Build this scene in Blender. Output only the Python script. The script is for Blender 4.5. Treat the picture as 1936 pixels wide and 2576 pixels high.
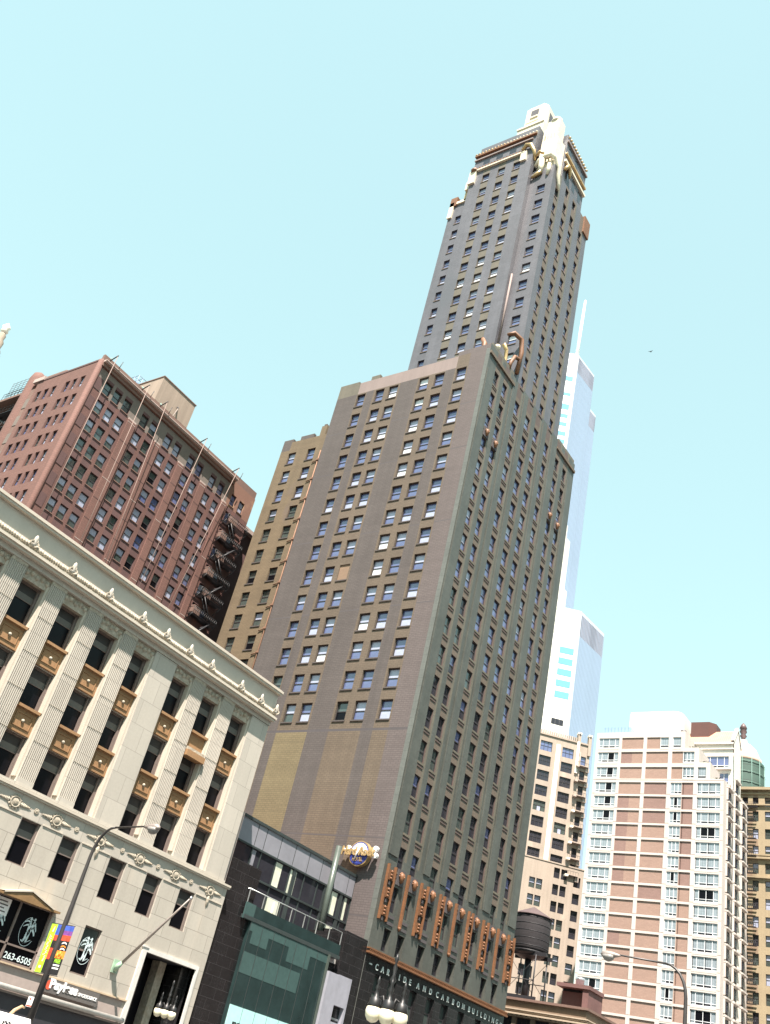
import bpy, math, random
from mathutils import Matrix, Vector
random.seed(7)
R = math.radians
for o in list(bpy.data.objects): bpy.data.objects.remove(o)
SC = bpy.context.scene
COL = SC.collection

# ------------------------------------------------------------------ camera
CR = ((0.82239893, 0.52903534, 0.20924055), (-0.14817445, 0.55428014, -0.81903471), (-0.54927619, 0.64256917, 0.53422891))
FPX = 2373.65
CAMZ = 1.65
cd = bpy.data.cameras.new("Camera")
cd.sensor_fit = 'VERTICAL'; cd.sensor_height = 24.0; cd.sensor_width = 18.0
cd.lens = FPX / 2576 * 24.0
cd.clip_start = 0.1; cd.clip_end = 6000
cam = bpy.data.objects.new("Camera", cd); COL.objects.link(cam)
m = Matrix.Identity(4)
for r in range(3):
    m[r][0] = CR[0][r]; m[r][1] = -CR[1][r]; m[r][2] = -CR[2][r]
m[2][3] = CAMZ
cam.matrix_world = m
SC.camera = cam

def project(p):
    q = (p[0], p[1], p[2] - CAMZ)
    c = [sum(CR[i][j] * q[j] for j in range(3)) for i in range(3)]
    if c[2] < 0.1: return None
    return 968 + FPX * c[0] / c[2], 1288 + FPX * c[1] / c[2]

# ------------------------------------------------------------------ light
SUN = Vector((0.245, -0.38, 0.89)).normalized()
W = bpy.data.worlds.new("World"); SC.world = W; W.use_nodes = True
nt = W.node_tree
bg = nt.nodes['Background']
sky = nt.nodes.new('ShaderNodeTexSky'); sky.sky_type = 'NISHITA'; sky.sun_disc = False
sky.sun_elevation = math.asin(SUN.z)
sky.sun_rotation = math.atan2(SUN.x, SUN.y)
sky.air_density = 1.0; sky.dust_density = 0.3; sky.ozone_density = 1.5
tint = nt.nodes.new('ShaderNodeMix'); tint.data_type = 'RGBA'; tint.blend_type = 'MULTIPLY'; tint.inputs['Factor'].default_value = 1
tint.inputs['B'].default_value = (1.29, 1.60, 1.33, 1)      # white balance of the sky
gam = nt.nodes.new('ShaderNodeGamma'); gam.inputs['Gamma'].default_value = 0.4
nt.links.new(sky.outputs[0], gam.inputs[0]); nt.links.new(gam.outputs[0], tint.inputs['A']); nt.links.new(tint.outputs['Result'], bg.inputs[0])
bg.inputs[1].default_value = 0.15
sd = bpy.data.lights.new("sun", 'SUN'); sd.energy = 5.0; sd.angle = R(0.5); sd.color = (1, 0.89, 0.80)
so = bpy.data.objects.new("sun", sd); COL.objects.link(so)
so.rotation_euler = SUN.to_track_quat('Z', 'Y').to_euler()
SC.view_settings.view_transform = 'Standard'; SC.view_settings.look = 'None'
SC.view_settings.exposure = 1.7; SC.view_settings.gamma = 1.0
SC.render.engine = 'CYCLES'
SC.cycles.max_bounces = 5; SC.cycles.diffuse_bounces = 3; SC.cycles.glossy_bounces = 3; SC.cycles.transmission_bounces = 3
SC.cycles.caustics_reflective = False; SC.cycles.caustics_refractive = False

# ------------------------------------------------------------------ materials
M = {}
def mat(name, col, rough=0.8, amp=0.14, scale=0.35, fine=0.10, fscale=3.0, streak=0.0, bump=0.0, brick=None, metal=0.0, spec=0.5,
        emit=None, stripe=None, ior=1.5, stain=None, course=None):
    m = bpy.data.materials.new(name); m.use_nodes = True; M[name] = m
    t = m.node_tree; N = t.nodes; L = t.links; p = N['Principled BSDF']
    p.inputs['Roughness'].default_value = rough; p.inputs['Metallic'].default_value = metal
    p.inputs['Specular IOR Level'].default_value = spec; p.inputs['IOR'].default_value = ior
    tc = N.new('ShaderNodeTexCoord'); ob = tc.outputs['Object']
    def noise(sc, det=4, st=None):
        n = N.new('ShaderNodeTexNoise'); n.inputs['Scale'].default_value = sc; n.inputs['Detail'].default_value = det
        if st:
            mp = N.new('ShaderNodeMapping'); mp.inputs['Scale'].default_value = st
            L.new(ob, mp.inputs[0]); L.new(mp.outputs[0], n.inputs['Vector'])
        else: L.new(ob, n.inputs['Vector'])
        return n.outputs['Fac']
    def math_(op, a, b):
        n = N.new('ShaderNodeMath'); n.operation = op
        for i, v in enumerate((a, b)):
            if isinstance(v, (int, float)): n.inputs[i].default_value = v
            else: L.new(v, n.inputs[i])
        return n.outputs[0]
    fac = math_('ADD', 1.0, math_('MULTIPLY', math_('SUBTRACT', noise(scale), 0.5), 2 * amp * 1.6))
    fac = math_('ADD', fac, math_('MULTIPLY', math_('SUBTRACT', noise(fscale, 2), 0.5), 2 * fine * 1.6))
    if streak: fac = math_('ADD', fac, math_('MULTIPLY', math_('SUBTRACT', noise(1.0, 3, (1.3, 1.3, 0.06)), 0.5), 2 * streak * 1.6))
    if course: fac = math_('ADD', fac, math_('MULTIPLY', math_('SUBTRACT', noise(1.0, 2, (0.03, 0.03, course)), 0.5), 2 * 0.16))
    sx = N.new('ShaderNodeSeparateXYZ'); L.new(ob, sx.inputs[0])
    bumpsrc = None
    if brick:
        bw, bh, ms, dark = brick
        b = N.new('ShaderNodeTexBrick'); cb = N.new('ShaderNodeCombineXYZ')
        L.new(math_('ADD', sx.outputs[0], sx.outputs[1]), cb.inputs[0]); L.new(sx.outputs[2], cb.inputs[1])
        L.new(cb.outputs[0], b.inputs['Vector'])
        b.inputs['Scale'].default_value = 1.0; b.inputs['Brick Width'].default_value = bw; b.inputs['Row Height'].default_value = bh
        b.inputs['Mortar Size'].default_value = ms; b.inputs['Mortar Smooth'].default_value = 0.1; b.inputs['Bias'].default_value = 0
        b.inputs['Color1'].default_value = (1, 1, 1, 1); b.inputs['Color2'].default_value = (0.88, 0.88, 0.88, 1)
        b.inputs['Mortar'].default_value = (dark, dark, dark, 1)
        rb = N.new('ShaderNodeRGBToBW'); L.new(b.outputs['Color'], rb.inputs[0])
        fac = math_('MULTIPLY', fac, rb.outputs[0]); bumpsrc = b.outputs['Fac']
    if stripe:
        ax, period, width, dark = stripe
        s = sx.outputs[2] if ax == 'z' else (math_('ADD', sx.outputs[0], sx.outputs[1]) if ax == 'u' else sx.outputs[1 if ax == 'y' else 0])
        fr = math_('FRACT', math_('DIVIDE', s, period), 0)
        c = math_('LESS_THAN', fr, width)
        fac = math_('MULTIPLY', fac, math_('ADD', 1.0, math_('MULTIPLY', c, dark - 1.0)))
    vm = N.new('ShaderNodeVectorMath'); vm.operation = 'SCALE'; vm.inputs[0].default_value = col[:3]
    L.new(fac, vm.inputs['Scale'])
    outc = vm.outputs[0]
    if stain:
        sc_, scol, thr, st = stain
        n = noise(sc_, 4, st)
        ramp = N.new('ShaderNodeMapRange'); ramp.inputs['From Min'].default_value = thr; ramp.inputs['From Max'].default_value = thr + 0.15
        L.new(n, ramp.inputs['Value'])
        mx = N.new('ShaderNodeMix'); mx.data_type = 'RGBA'
        L.new(ramp.outputs[0], mx.inputs['Factor']); L.new(outc, mx.inputs['A']); mx.inputs['B'].default_value = (*scol, 1)
        outc = mx.outputs['Result']
    L.new(outc, p.inputs['Base Color'])
    if bump:
        bn = N.new('ShaderNodeBump'); bn.inputs['Strength'].default_value = bump; bn.inputs['Distance'].default_value = 0.05
        L.new(noise(fscale * 2, 5), bn.inputs['Height']); L.new(bn.outputs[0], p.inputs['Normal'])
    if emit:
        p.inputs['Emission Color'].default_value = (*emit[0], 1); p.inputs['Emission Strength'].default_value = emit[1]
    return m
def glass(name, col, rough=0.06, ior=2.0, wav=0.08, amp=0.3):
    m = mat(name, col, rough, amp=amp, scale=0.5, fine=0.1, spec=0.5, ior=ior)
    t = m.node_tree; N = t.nodes; L = t.links; p = N['Principled BSDF']
    tc = N.new('ShaderNodeTexCoord'); n = N.new('ShaderNodeTexNoise'); n.inputs['Scale'].default_value = 0.6; n.inputs['Detail'].default_value = 1
    L.new(tc.outputs['Object'], n.inputs['Vector'])
    bn = N.new('ShaderNodeBump'); bn.inputs['Strength'].default_value = wav; bn.inputs['Distance'].default_value = 0.3
    L.new(n.outputs['Fac'], bn.inputs['Height']); L.new(bn.outputs[0], p.inputs['Normal'])
    return m

# brick tower
mat('brick_tan', (0.121, 0.0933, 0.0681), .85, .10, .15, .10, 5, streak=.10, course=1.2, brick=(.6, .22, .03, .7))
mat('brick_dark', (0.0873, 0.0748, 0.071), .85, .12, .15, .10, 5, streak=.12, course=1.2, brick=(.6, .22, .03, .7))
mat('brick_mauve', (0.113, 0.0932, 0.091), .85, .10, .15, .10, 5, streak=.08, course=1.2, brick=(.6, .22, .03, .7))
mat('brick_yellow', (0.162, 0.13, 0.074), .85, .14, .2, .12, 4, streak=.06, course=2.2, brick=(.6, .22, .03, .7))
mat('brick_wing', (0.151, 0.112, 0.0681), .85, .12, .2, .12, 5, streak=.10, course=1.5, brick=(.6, .22, .03, .7), stain=(.3, (.12, .09, .08), .60, (1, 1, .35)))
mat('pink_band', (0.207, 0.164, 0.153), .8, .08, .3, .06, 5, streak=.08)
mat('quoin_green', (0.115, 0.122, 0.112), .5, .16, .5, .12, 4, brick=(1.2, .9, .03, .75))
mat('terra_green', (0.078, 0.082, 0.072), .5, .18, .25, .12, 3, streak=.14, brick=(1.4, .92, .02, .8))
mat('terra_olive', (0.118, 0.103, 0.078), .55, .16, .3, .12, 3, streak=.12)
mat('terra_shaft', (0.108, 0.107, 0.122), .5, .14, .2, .10, 3, streak=.10, brick=(1.4, .95, .02, .85), stain=(.15, (.088, .092, .105), .55, (1, 1, .5)))
mat('spandrel_tan', (0.116, 0.0892, 0.0684), .7, .15, .4, .1, 4)
mat('spandrel_brown', (0.0918, 0.0654, 0.0565), .7, .15, .4, .1, 4)
mat('orange_terra', (0.165, 0.0709, 0.0298), .6, .22, 1.2, .25, 6)
mat('gold_terra', (0.449, 0.313, 0.15), .38, .25, .9, .25, 5, metal=.35)
mat('gold_white', (0.658, 0.598, 0.464), .4, .12, .8, .18, 5)
mat('black_granite', (.018, .017, .018), .22, .3, .6, .2, 6, brick=(1.5, .75, .012, 2.6))
mat('dark_line', (.07, .062, .065), .8)
mat('letter_pale', (.62, .68, .66), .4, .05)
mat('pipe_rust', (.20, .11, .07), .8, .25, 2)
# white building
mat('limestone', (0.432, 0.399, 0.345), .85, .06, .2, .05, 6, streak=.09, brick=(2.3, 1.17, .022, .58), stain=(.35, (.50, .43, .35), .62, (1, 1, .25)))
mat('limestone_plain', (0.445, 0.412, 0.359), .85, .05, .25, .05, 6, streak=.06, brick=(1.8, 1.8, .020, .66))
mat('limestone_frieze', (0.47, 0.431, 0.376), .85, .04, .2, .04, 6, streak=.05)
mat('limestone_carved', (0.379, 0.336, 0.268), .9, .25, 1.8, .35, 5, bump=.6, stain=(1.6, (.33, .28, .21), .55, None))
mat('limestone_trim', (0.483, 0.436, 0.366), .8, .06, .4, .05, 6)
mat('spandrel_orange', (0.294, 0.167, 0.0799), .75, .12, .8, .12, 6)
mat('frame_brown', (.17, .135, .12), .6)
mat('blind_grey', (0.127, 0.121, 0.107), .7, .1)
mat('white_marble', (0.592, 0.578, 0.549), .5, .04)
mat('lintel_shade', (.035, .032, .030), .7, .1)
mat('pinkish_wall', (0.351, 0.293, 0.268), .75, .06)
mat('wood_trim', (0.216, 0.132, 0.06), .6, .15, 1.5)
mat('tan_rail', (0.48, 0.376, 0.264), .5)
mat('silver_tube', (.52, .49, .46), .4, .15, 2, metal=.3)
mat('shop_black', (.030, .030, .038), .6, .2)
mat('sign_grey', (.12, .11, .105), .5)
mat('sign_white', (.85, .85, .85), .5, .03)
mat('sign_red', (.65, .10, .05), .5)
mat('decal_pale', (.62, .74, .76), .5, .05)
mat('verdigris', (.28, .40, .30), .5, .2, 3)
mat('pole_metal', (.30, .26, .24), .45, .1, 2, metal=.4)
# red building
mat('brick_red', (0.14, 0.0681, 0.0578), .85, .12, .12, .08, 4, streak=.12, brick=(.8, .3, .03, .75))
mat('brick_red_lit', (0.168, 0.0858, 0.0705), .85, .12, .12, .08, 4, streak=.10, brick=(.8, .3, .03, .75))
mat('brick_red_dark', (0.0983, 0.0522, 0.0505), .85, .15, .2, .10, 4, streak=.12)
mat('brick_salmon_sunpatch', (0.212, 0.114, 0.0832), .85, .12, .3, .08, 4, stain=(.3, (.48, .33, .17), .56, None))  # rear tower brick, also paints a sunlit patch on the red wall
mat('grey_terra', (0.162, 0.135, 0.117), .8, .12, .3, .08, 4)
mat('cornice_pink', (0.39, 0.315, 0.285), .7, .12, .8, .12, 5)
mat('cornice_dark', (.17, .105, .085), .8, .15)
mat('roof_concrete', (0.29, 0.23, 0.184), .85, .08, .3, .06, 4, streak=.16)
mat('black_iron', (.022, .022, .026), .5)
mat('steel_blue', (.20, .26, .38), .4, metal=.4)
mat('rope', (0.21, 0.154, 0.133), .8)
mat('scaffold_blue', (.05, .09, .42), .5)
mat('rig_green', (.12, .22, .19), .5)
mat('yellow_paint', (.70, .42, .03), .5)
# right hand buildings
mat('concrete_white', (0.494, 0.453, 0.42), .85, .05, .2, .04, 4, streak=.05)
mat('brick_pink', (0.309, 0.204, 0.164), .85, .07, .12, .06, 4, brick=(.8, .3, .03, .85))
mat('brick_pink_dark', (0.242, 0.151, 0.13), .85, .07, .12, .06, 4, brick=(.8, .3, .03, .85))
mat('white_stucco', (0.658, 0.627, 0.574), .8, .03)
mat('roof_tile', (.50, .26, .17), .8, .12, .6, .1, 4, stripe=('x', .5, .3, .8))
mat('brown_panel', (0.09, 0.0372, 0.03), .6, .1)
mat('blue_glass_box', (.25, .36, .55), .25, .1, stripe=('x', .9, .15, .6))
mat('cream_stone', (0.326, 0.271, 0.223), .85, .08, .2, .08, 4, streak=.12, stain=(.25, (.46, .37, .30), .60, (1, 1, .4)))
mat('cream_bright', (.88, .82, .72), .8, .05)
mat('cream_stained', (.40, .33, .29), .9, .2, .4, .15, 3)
mat('tower_white', (0.81, 0.783, 0.72), .7, .04, .2, .03)
mat('yellow_stone', (0.32, 0.256, 0.166), .85, .1, .3, .08, 3, streak=.1)
mat('yellow_stone_dark', (.26, .19, .13), .9, .2, .3)
mat('brown_stone', (0.184, 0.136, 0.0986), .8, .12, .4, .1, 4, streak=.08)
mat('brown_trim', (.40, .32, .24), .8, .1, .8)
mat('tank_wood', (0.0203, 0.018, 0.0207), .85, .3, .8, .2, 4, stripe=('z', .42, .12, .55))
mat('tank_roof', (0.078, 0.0528, 0.0528), .8, .15, .6)
mat('rust_shed', (.15, .08, .075), .8, .2)
mat('vent_steel', (.60, .62, .66), .3, metal=.7)
mat('net_green', (0.0138, 0.04, 0.03), .8, .2, .4, .1, 3, stripe=('z', 2.3, .12, .6))
mat('dome_tile', (.48, .34, .27), .7, .15, .5)
mat('finial_dark', (.10, .06, .06), .5)
mat('sky_white', (0.6, 0.63, 0.65), .35, .05, spec=.8)
mat('sky_band', (0.12, 0.33, 0.45), .15, .1, spec=.9, ior=1.8)
mat('sky_pinkband', (0.42, 0.36, 0.38), .5)
mat('sky_blue', (0.298, 0.376, 0.504), .3, .06, .02, .03, 1, spec=.8, stripe=('u', 1.55, .36, .72))
mat('sky_louver', (0.158, 0.158, 0.196), .5, .06, .02, .03, 1, stripe=('u', 1.55, .36, 2.2))
mat('spire_white', (.90, .90, .90), .4, .02)
mat('statue_stone', (0.264, 0.222, 0.174), .85, .25, 2, .2, 5)
# glass front building
mat('panel_lilac', (0.234, 0.234, 0.264), .45, .10, .4, .06, 2, streak=.08)
mat('mullion', (.035, .045, .045), .4)
mat('post_green', (0.0714, 0.0882, 0.0756), .35, .08, streak=.08)
mat('teal_panel', (0.054, 0.099, 0.0948), .18, .12, .4, spec=.6)
mat('teal_dark', (0.021, 0.0385, 0.0385), .12, .35, .5, spec=.6)
mat('sign_aqua', (.42, .72, .70), .3, .05)
mat('metal_blade', (.40, .40, .46), .35, .08, 1, .06, 3, streak=.1, metal=.3)
mat('curtain_pale', (.60, .62, .50), .8, .25, 1.2)
mat('tan_wood', (.42, .28, .16), .7, .2, 2)
mat('rail_steel', (.48, .50, .50), .3, metal=.6)
mat('black_letters', (.01, .01, .012), .5)
# windows
glass('pane_sky', (.10, .12, .24), ior=2.0)
glass('pane_dark', (.030, .030, .038), ior=1.5)
glass('pane_deep', (.004, .004, .006), rough=.3, ior=1.25, amp=.1)
glass('pane_green', (.055, .070, .065), ior=1.8)
glass('pane_teal', (.03, .075, .07), ior=1.7)
mat('blind_white', (.66, .68, .70), .25, .06, .8, .04, 3, spec=.8)
mat('blind_soft', (0.34, 0.37, 0.48), .2, .15, .8, .05, 3, spec=.8)
mat('curtain_blue', (0.248, 0.291, 0.322), .2, .15, 1.5, .1, 3, spec=.8, stripe=('u', .55, .35, .8))
mat('sash_dark', (.030, .027, .030), .5)
mat('sash_mid', (.085, .078, .085), .5)
mat('sash_white', (.62, .64, .66), .5)
mat('brick_infill', (.20, .135, .09), .85, .1)
# street
mat('asphalt', (.052, .052, .054), .9, .15, .4, .15, 8)
mat('ground_grey', (.085, .082, .078), .9, .2, .05, .1, 1)
mat('pavement_concrete', (.20, .193, .182), .85, .1, .4, .08, 5, brick=(1.5, 1.5, .02, .8))
mat('kerb_stone', (.40, .39, .37), .85)
mat('paint_white', (.78, .78, .76), .7)
mat('paint_yellow', (.70, .48, .06), .7)
mat('soil_green', (.06, .10, .03), .9, .3, 2)
mat('lamp_steel', (0.051, 0.0468, 0.0468), .45, .1, 1, metal=.2)
mat('lamp_iron', (0.014, 0.014, 0.0148), .45)
mat('lamp_lens', (0.252, 0.24, 0.228), .2)
mat('globe_cream', (.80, .74, .55), .3, .03, spec=.6)
mat('taxi_paint', (.70, .68, .66), .25, .02, spec=.8)
mat('tyre_rubber', (.02, .02, .02), .8)
mat('banner_green', (.36, .72, .03), .7, .06)
mat('banner_black', (.012, .012, .014), .7)
mat('banner_blue', (.05, .10, .45), .7, .3, 3)
mat('banner_purple', (.20, .06, .28), .7, .3, 3)
mat('banner_red', (.52, .07, .03), .7, .5, 4, .4, 12)
mat('banner_orange', (.80, .26, .03), .7, .5, 4, .4, 12)
mat('sign_blue', (.035, .05, .26), .4, .05)
mat('bird_grey', (.05, .05, .06), .8)

# ------------------------------------------------------------------ mesh builder
def base_of(o):
    while o is not None:
        if 'base' in o: return tuple(o['base'])
        o = o.parent
    return (0, 0, 0)
class MB:
    def __init__(s): s.v = []; s.f = []; s.m = []; s.mn = []; s.sm = []
    def mi(s, n):
        if n not in s.mn: s.mn.append(n)
        return s.mn.index(n)
    def face(s, pts, mt, smooth=False):
        b = len(s.v); s.v.extend([tuple(p) for p in pts]); s.f.append(tuple(range(b, b + len(pts)))); s.m.append(s.mi(mt)); s.sm.append(smooth)
    def mesh(s, vs, fs, mt, smooth=False):
        b = len(s.v); s.v.extend([tuple(p) for p in vs]); k = s.mi(mt)
        for f in fs: s.f.append(tuple(i + b for i in f)); s.m.append(k); s.sm.append(smooth)
    def box(s, x0, x1, y0, y1, z0, z1, mt):
        vs = [(x, y, z) for z in (z0, z1) for y in (y0, y1) for x in (x0, x1)]
        s.mesh(vs, [(0, 2, 3, 1), (4, 5, 7, 6), (0, 1, 5, 4), (2, 6, 7, 3), (0, 4, 6, 2), (1, 3, 7, 5)], mt)
    def fbox(s, F, u0, u1, z0, z1, d0, d1, mt):
        P = F.P
        vs = [P(u, z, d) for z in (z0, z1) for d in (d1, d0) for u in (u0, u1)]
        s.mesh(vs, [(0, 2, 3, 1), (4, 5, 7, 6), (0, 1, 5, 4), (2, 6, 7, 3), (0, 4, 6, 2), (1, 3, 7, 5)], mt)
    def prism(s, pts, z0, z1, mt, top=None, smooth=False):
        n = len(pts)
        for i in range(n):
            a, b = pts[i], pts[(i + 1) % n]
            s.face([(a[0], a[1], z0), (b[0], b[1], z0), (b[0], b[1], z1), (a[0], a[1], z1)], mt, smooth)
        s.face([(p[0], p[1], z1) for p in pts], top or mt)
        s.face([(p[0], p[1], z0) for p in reversed(pts)], mt)
    def tube(s, pts, r, mt, n=8, caps=True, smooth=True):
        pts = [Vector(p) for p in pts]; k = len(pts)
        rs = r if isinstance(r, (list, tuple)) else [r] * k
        vs = []; up = Vector((0, 0, 1)); a = None
        for i in range(k):
            d = (pts[min(i + 1, k - 1)] - pts[max(i - 1, 0)]).normalized()
            if a is None:
                a = d.cross(up)
                if a.length < 1e-3: a = d.cross(Vector((1, 0, 0)))
            else: a = a - d * a.dot(d)
            a.normalize(); b = d.cross(a)
            for j in range(n):
                t = 2 * math.pi * j / n; vs.append(pts[i] + (a * math.cos(t) + b * math.sin(t)) * rs[i])
        fs = []
        for i in range(k - 1):
            for j in range(n):
                fs.append((i * n + j, i * n + (j + 1) % n, (i + 1) * n + (j + 1) % n, (i + 1) * n + j))
        if caps: fs.append(tuple(reversed(range(n)))); fs.append(tuple(range((k - 1) * n, k * n)))
        s.mesh(vs, fs, mt, smooth)
    def lathe(s, c, prof, mt, n=20, smooth=True, rot=None, sx=1, sy=1):
        vs = []; fs = []; k = len(prof)
        for r, z in prof:
            for j in range(n):
                t = 2 * math.pi * j / n; p = Vector((r * math.cos(t) * sx, r * math.sin(t) * sy, z))
                if rot: p = rot @ p
                vs.append((c[0] + p.x, c[1] + p.y, c[2] + p.z))
        for i in range(k - 1):
            for j in range(n): fs.append((i * n + j, i * n + (j + 1) % n, (i + 1) * n + (j + 1) % n, (i + 1) * n + j))
        fs.append(tuple(reversed(range(n)))); fs.append(tuple(range((k - 1) * n, k * n)))
        s.mesh(vs, fs, mt, smooth)
    def add(s, o, fn):
        b = len(s.v); s.v.extend([fn(p) for p in o.v])
        for f, k, sm in zip(o.f, o.m, o.sm): s.f.append(tuple(i + b for i in f)); s.m.append(s.mi(o.mn[k])); s.sm.append(sm)
    def data(s, name, off=(0, 0, 0)):
        me = bpy.data.meshes.new(name)
        me.from_pydata([(p[0] - off[0], p[1] - off[1], p[2] - off[2]) for p in s.v], [], s.f)
        for n in s.mn: me.materials.append(M[n])
        me.polygons.foreach_set('material_index', s.m); me.polygons.foreach_set('use_smooth', s.sm)
        me.update(); return me
    def build(s, name, parent=None, off=None):
        if off is None: off = base_of(parent)
        o = bpy.data.objects.new(name, s.data(name, off)); COL.objects.link(o)
        if parent is not None: o.parent = parent
        return o

class Fr:
    """facade frame: u runs along the wall, d is the distance in front of it"""
    def __init__(s, ox, oy, th):
        s.ox, s.oy, s.th = ox, oy, R(th); s.c, s.s = math.cos(s.th), math.sin(s.th)
    def P(s, u, z, d=0.0): return (s.ox + u * s.c + d * s.s, s.oy + u * s.s - d * s.c, z)
def FS(y): return Fr(0, y, 0)
def FE(x): return Fr(x, 0, 90)

def wall(mb, F, u0, u1, z0, z1, ops, mt, d=0.0, reveal=0.3, rmat=None, us=(), zs=()):
    fn = mt if callable(mt) else (lambda u, z: mt)
    ops = [(max(a, u0), min(b, u1), max(c, z0), min(e, z1)) for a, b, c, e in ops if b > u0 + .01 and a < u1 - .01 and e > z0 + .01 and c < z1 - .01]
    U = sorted({u0, u1} | {x for o in ops for x in o[:2]} | {x for x in us if u0 < x < u1})
    Z = sorted({z0, z1} | {x for o in ops for x in o[2:]} | {x for x in zs if z0 < x < z1})
    byz = {}
    for i in range(len(U) - 1):
        a, b = U[i], U[i + 1]; uc = (a + b) / 2
        col = [o for o in ops if o[0] < uc < o[1]]
        run = None
        for j in range(len(Z) - 1):
            zc = (Z[j] + Z[j + 1]) / 2
            hole = any(o[2] < zc < o[3] for o in col)
            k = None if hole else fn(uc, zc)
            if run and run[0] == k and k is not None: run[2] = Z[j + 1]
            else:
                if run and run[0]: mb.face([F.P(a, run[1], d), F.P(b, run[1], d), F.P(b, run[2], d), F.P(a, run[2], d)], run[0])
                run = [k, Z[j], Z[j + 1]]
        if run and run[0]: mb.face([F.P(a, run[1], d), F.P(b, run[1], d), F.P(b, run[2], d), F.P(a, run[2], d)], run[0])
    e = d - reveal
    for a, b, c, f in ops:
        k = rmat or fn((a + b) / 2, c - .1)
        mb.face([F.P(a, c, d), F.P(a, c, e), F.P(a, f, e), F.P(a, f, d)][::-1], k)
        mb.face([F.P(b, c, d), F.P(b, f, d), F.P(b, f, e), F.P(b, c, e)][::-1], k)
        mb.face([F.P(a, c, d), F.P(b, c, d), F.P(b, c, e), F.P(a, c, e)][::-1], k)
        mb.face([F.P(a, f, d), F.P(a, f, e), F.P(b, f, e), F.P(b, f, d)][::-1], k)

def tag(o, label=None, cat=None, group=None, kind=None):
    if label: o['label'] = label
    if cat: o['category'] = cat
    if group: o['group'] = group
    if kind: o['kind'] = kind
    return o
def thing(name, base, label, cat, group=None):
    o = bpy.data.objects.new(name, None); COL.objects.link(o); o.location = base; o.empty_display_size = 1
    o['base'] = list(base)
    return tag(o, label, cat, group)
def copy_tree(o, loc):
    r = o.copy(); COL.objects.link(r); r.location = loc
    for c in o.children:
        k = c.copy(); COL.objects.link(k); k.parent = r
        for g in c.children:
            h = g.copy(); COL.objects.link(h); h.parent = k
    return r

# window templates: local x = along wall, -y = outward, z up ------------------
WT = {}
def wtemplate(w, h, style, sash):
    key = (round(w, 2), round(h, 2), style, sash)
    if key in WT: return WT[key]
    w, h = key[0], key[1]
    f = MB(); p = MB()
    t = 0.09 if w < 2.2 else 0.1
    def bx(x0, x1, z0, z1, y0=-.07, y1=.03, mt=sash): f.box(x0, x1, y0, y1, z0, z1, mt)
    bx(0, t, 0, h); bx(w - t, w, 0, h); bx(t, w - t, 0, t); bx(t, w - t, h - t, h)
    def pane(x0, x1, z0, z1, mt, y=0.0): p.face([(x0, y, z0), (x1, y, z0), (x1, y, z1), (x0, y, z1)], mt)
    if style.startswith('quad'):        # wide picture window with four lights over a vent strip
        kind = style[4:]
        sp = [t, w * .2, w * .5, w * .8, w - t] if w > 4 else ([t, w * .34, w * .67, w - t] if w > 2.4 else [t, w - t])
        v = h * .22
        bx(t, w - t, v - .06, v + .06)
        for x in sp[1:-1]: bx(x - .06, x + .06, t, h - t, -.09, .02)
        n = len(sp) - 1
        for i in range(n):
            k = 'curtain_blue'
            if kind == 'open' and i in (1, 2): k = 'pane_deep'
            if kind == 'part' and i == (2 if n > 3 else 1): k = 'pane_deep'
            if kind == 'sky': k = 'pane_sky'
            pane(sp[i], sp[i + 1], v, h - t, k); pane(sp[i], sp[i + 1], t, v, 'pane_dark' if i in (1, 2) or n < 3 else 'curtain_blue')
    elif style.startswith('trip'):
        for i in (1, 2): bx(w * i / 3 - .05, w * i / 3 + .05, t, h - t)
        bx(t, w - t, h * .5 - .04, h * .5 + .04)
        k = style[4:]
        pane(t, w - t, t, h - t, {'sky': 'pane_sky', 'dark': 'pane_dark', 'mix': 'pane_green'}[k])
        if k == 'mix': pane(w * .36, w * .62, t, h * .45, 'blind_soft', -.012)
    elif style == 'shop':
        n = max(1, round(w / 1.6))
        for i in range(1, n): bx(w * i / n - .05, w * i / n + .05, t, h - t)
        pane(t, w - t, t, h - t, 'pane_dark')
    elif style == 'office':               # white building: dark sheet with a grey panel, lintel shade painted above it
        pane(t, w - t, t, h * .60, 'pane_deep'); pane(t, w - t, h * .60, h * .76, 'blind_grey', .0); pane(t, w - t, h * .76, h - t, 'lintel_shade')
        bx(t, w - t, h * .60 - .03, h * .60 + .02)
        f.box(0, t * 1.6, -.16, .03, 0, h, sash); f.box(w - t * 1.6, w, -.16, .03, 0, h, sash)
    else:                                  # double hung sash
        mid = h * .5
        bx(t, w - t, mid - .06, mid + .05, -.05, .03)
        a, b = {'sky': ('pane_sky', 'pane_sky'), 'dark': ('pane_dark', 'pane_dark'), 'top': ('blind_white', 'pane_sky'), 'half': ('blind_soft', 'pane_sky'),
                'low': ('pane_sky', 'blind_soft'), 'full': ('blind_soft', 'blind_white'), 'soft': ('blind_soft', 'blind_soft'), 'green': ('pane_green', 'pane_green'),
                'greentop': ('blind_soft', 'pane_green'), 'open': ('pane_green', 'pane_deep'), 'darktop': ('pane_sky', 'pane_dark')}[style]
        pane(t, w - t, mid, h - t, a, .02); pane(t, w - t, t, mid, b, 0)
        if style == 'full': pane(t, w - t, t, mid * .55, 'blind_white', -.012); 
    WT[key] = (f, p, f.data('window'), p.data('pane'))
    return WT[key]

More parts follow.
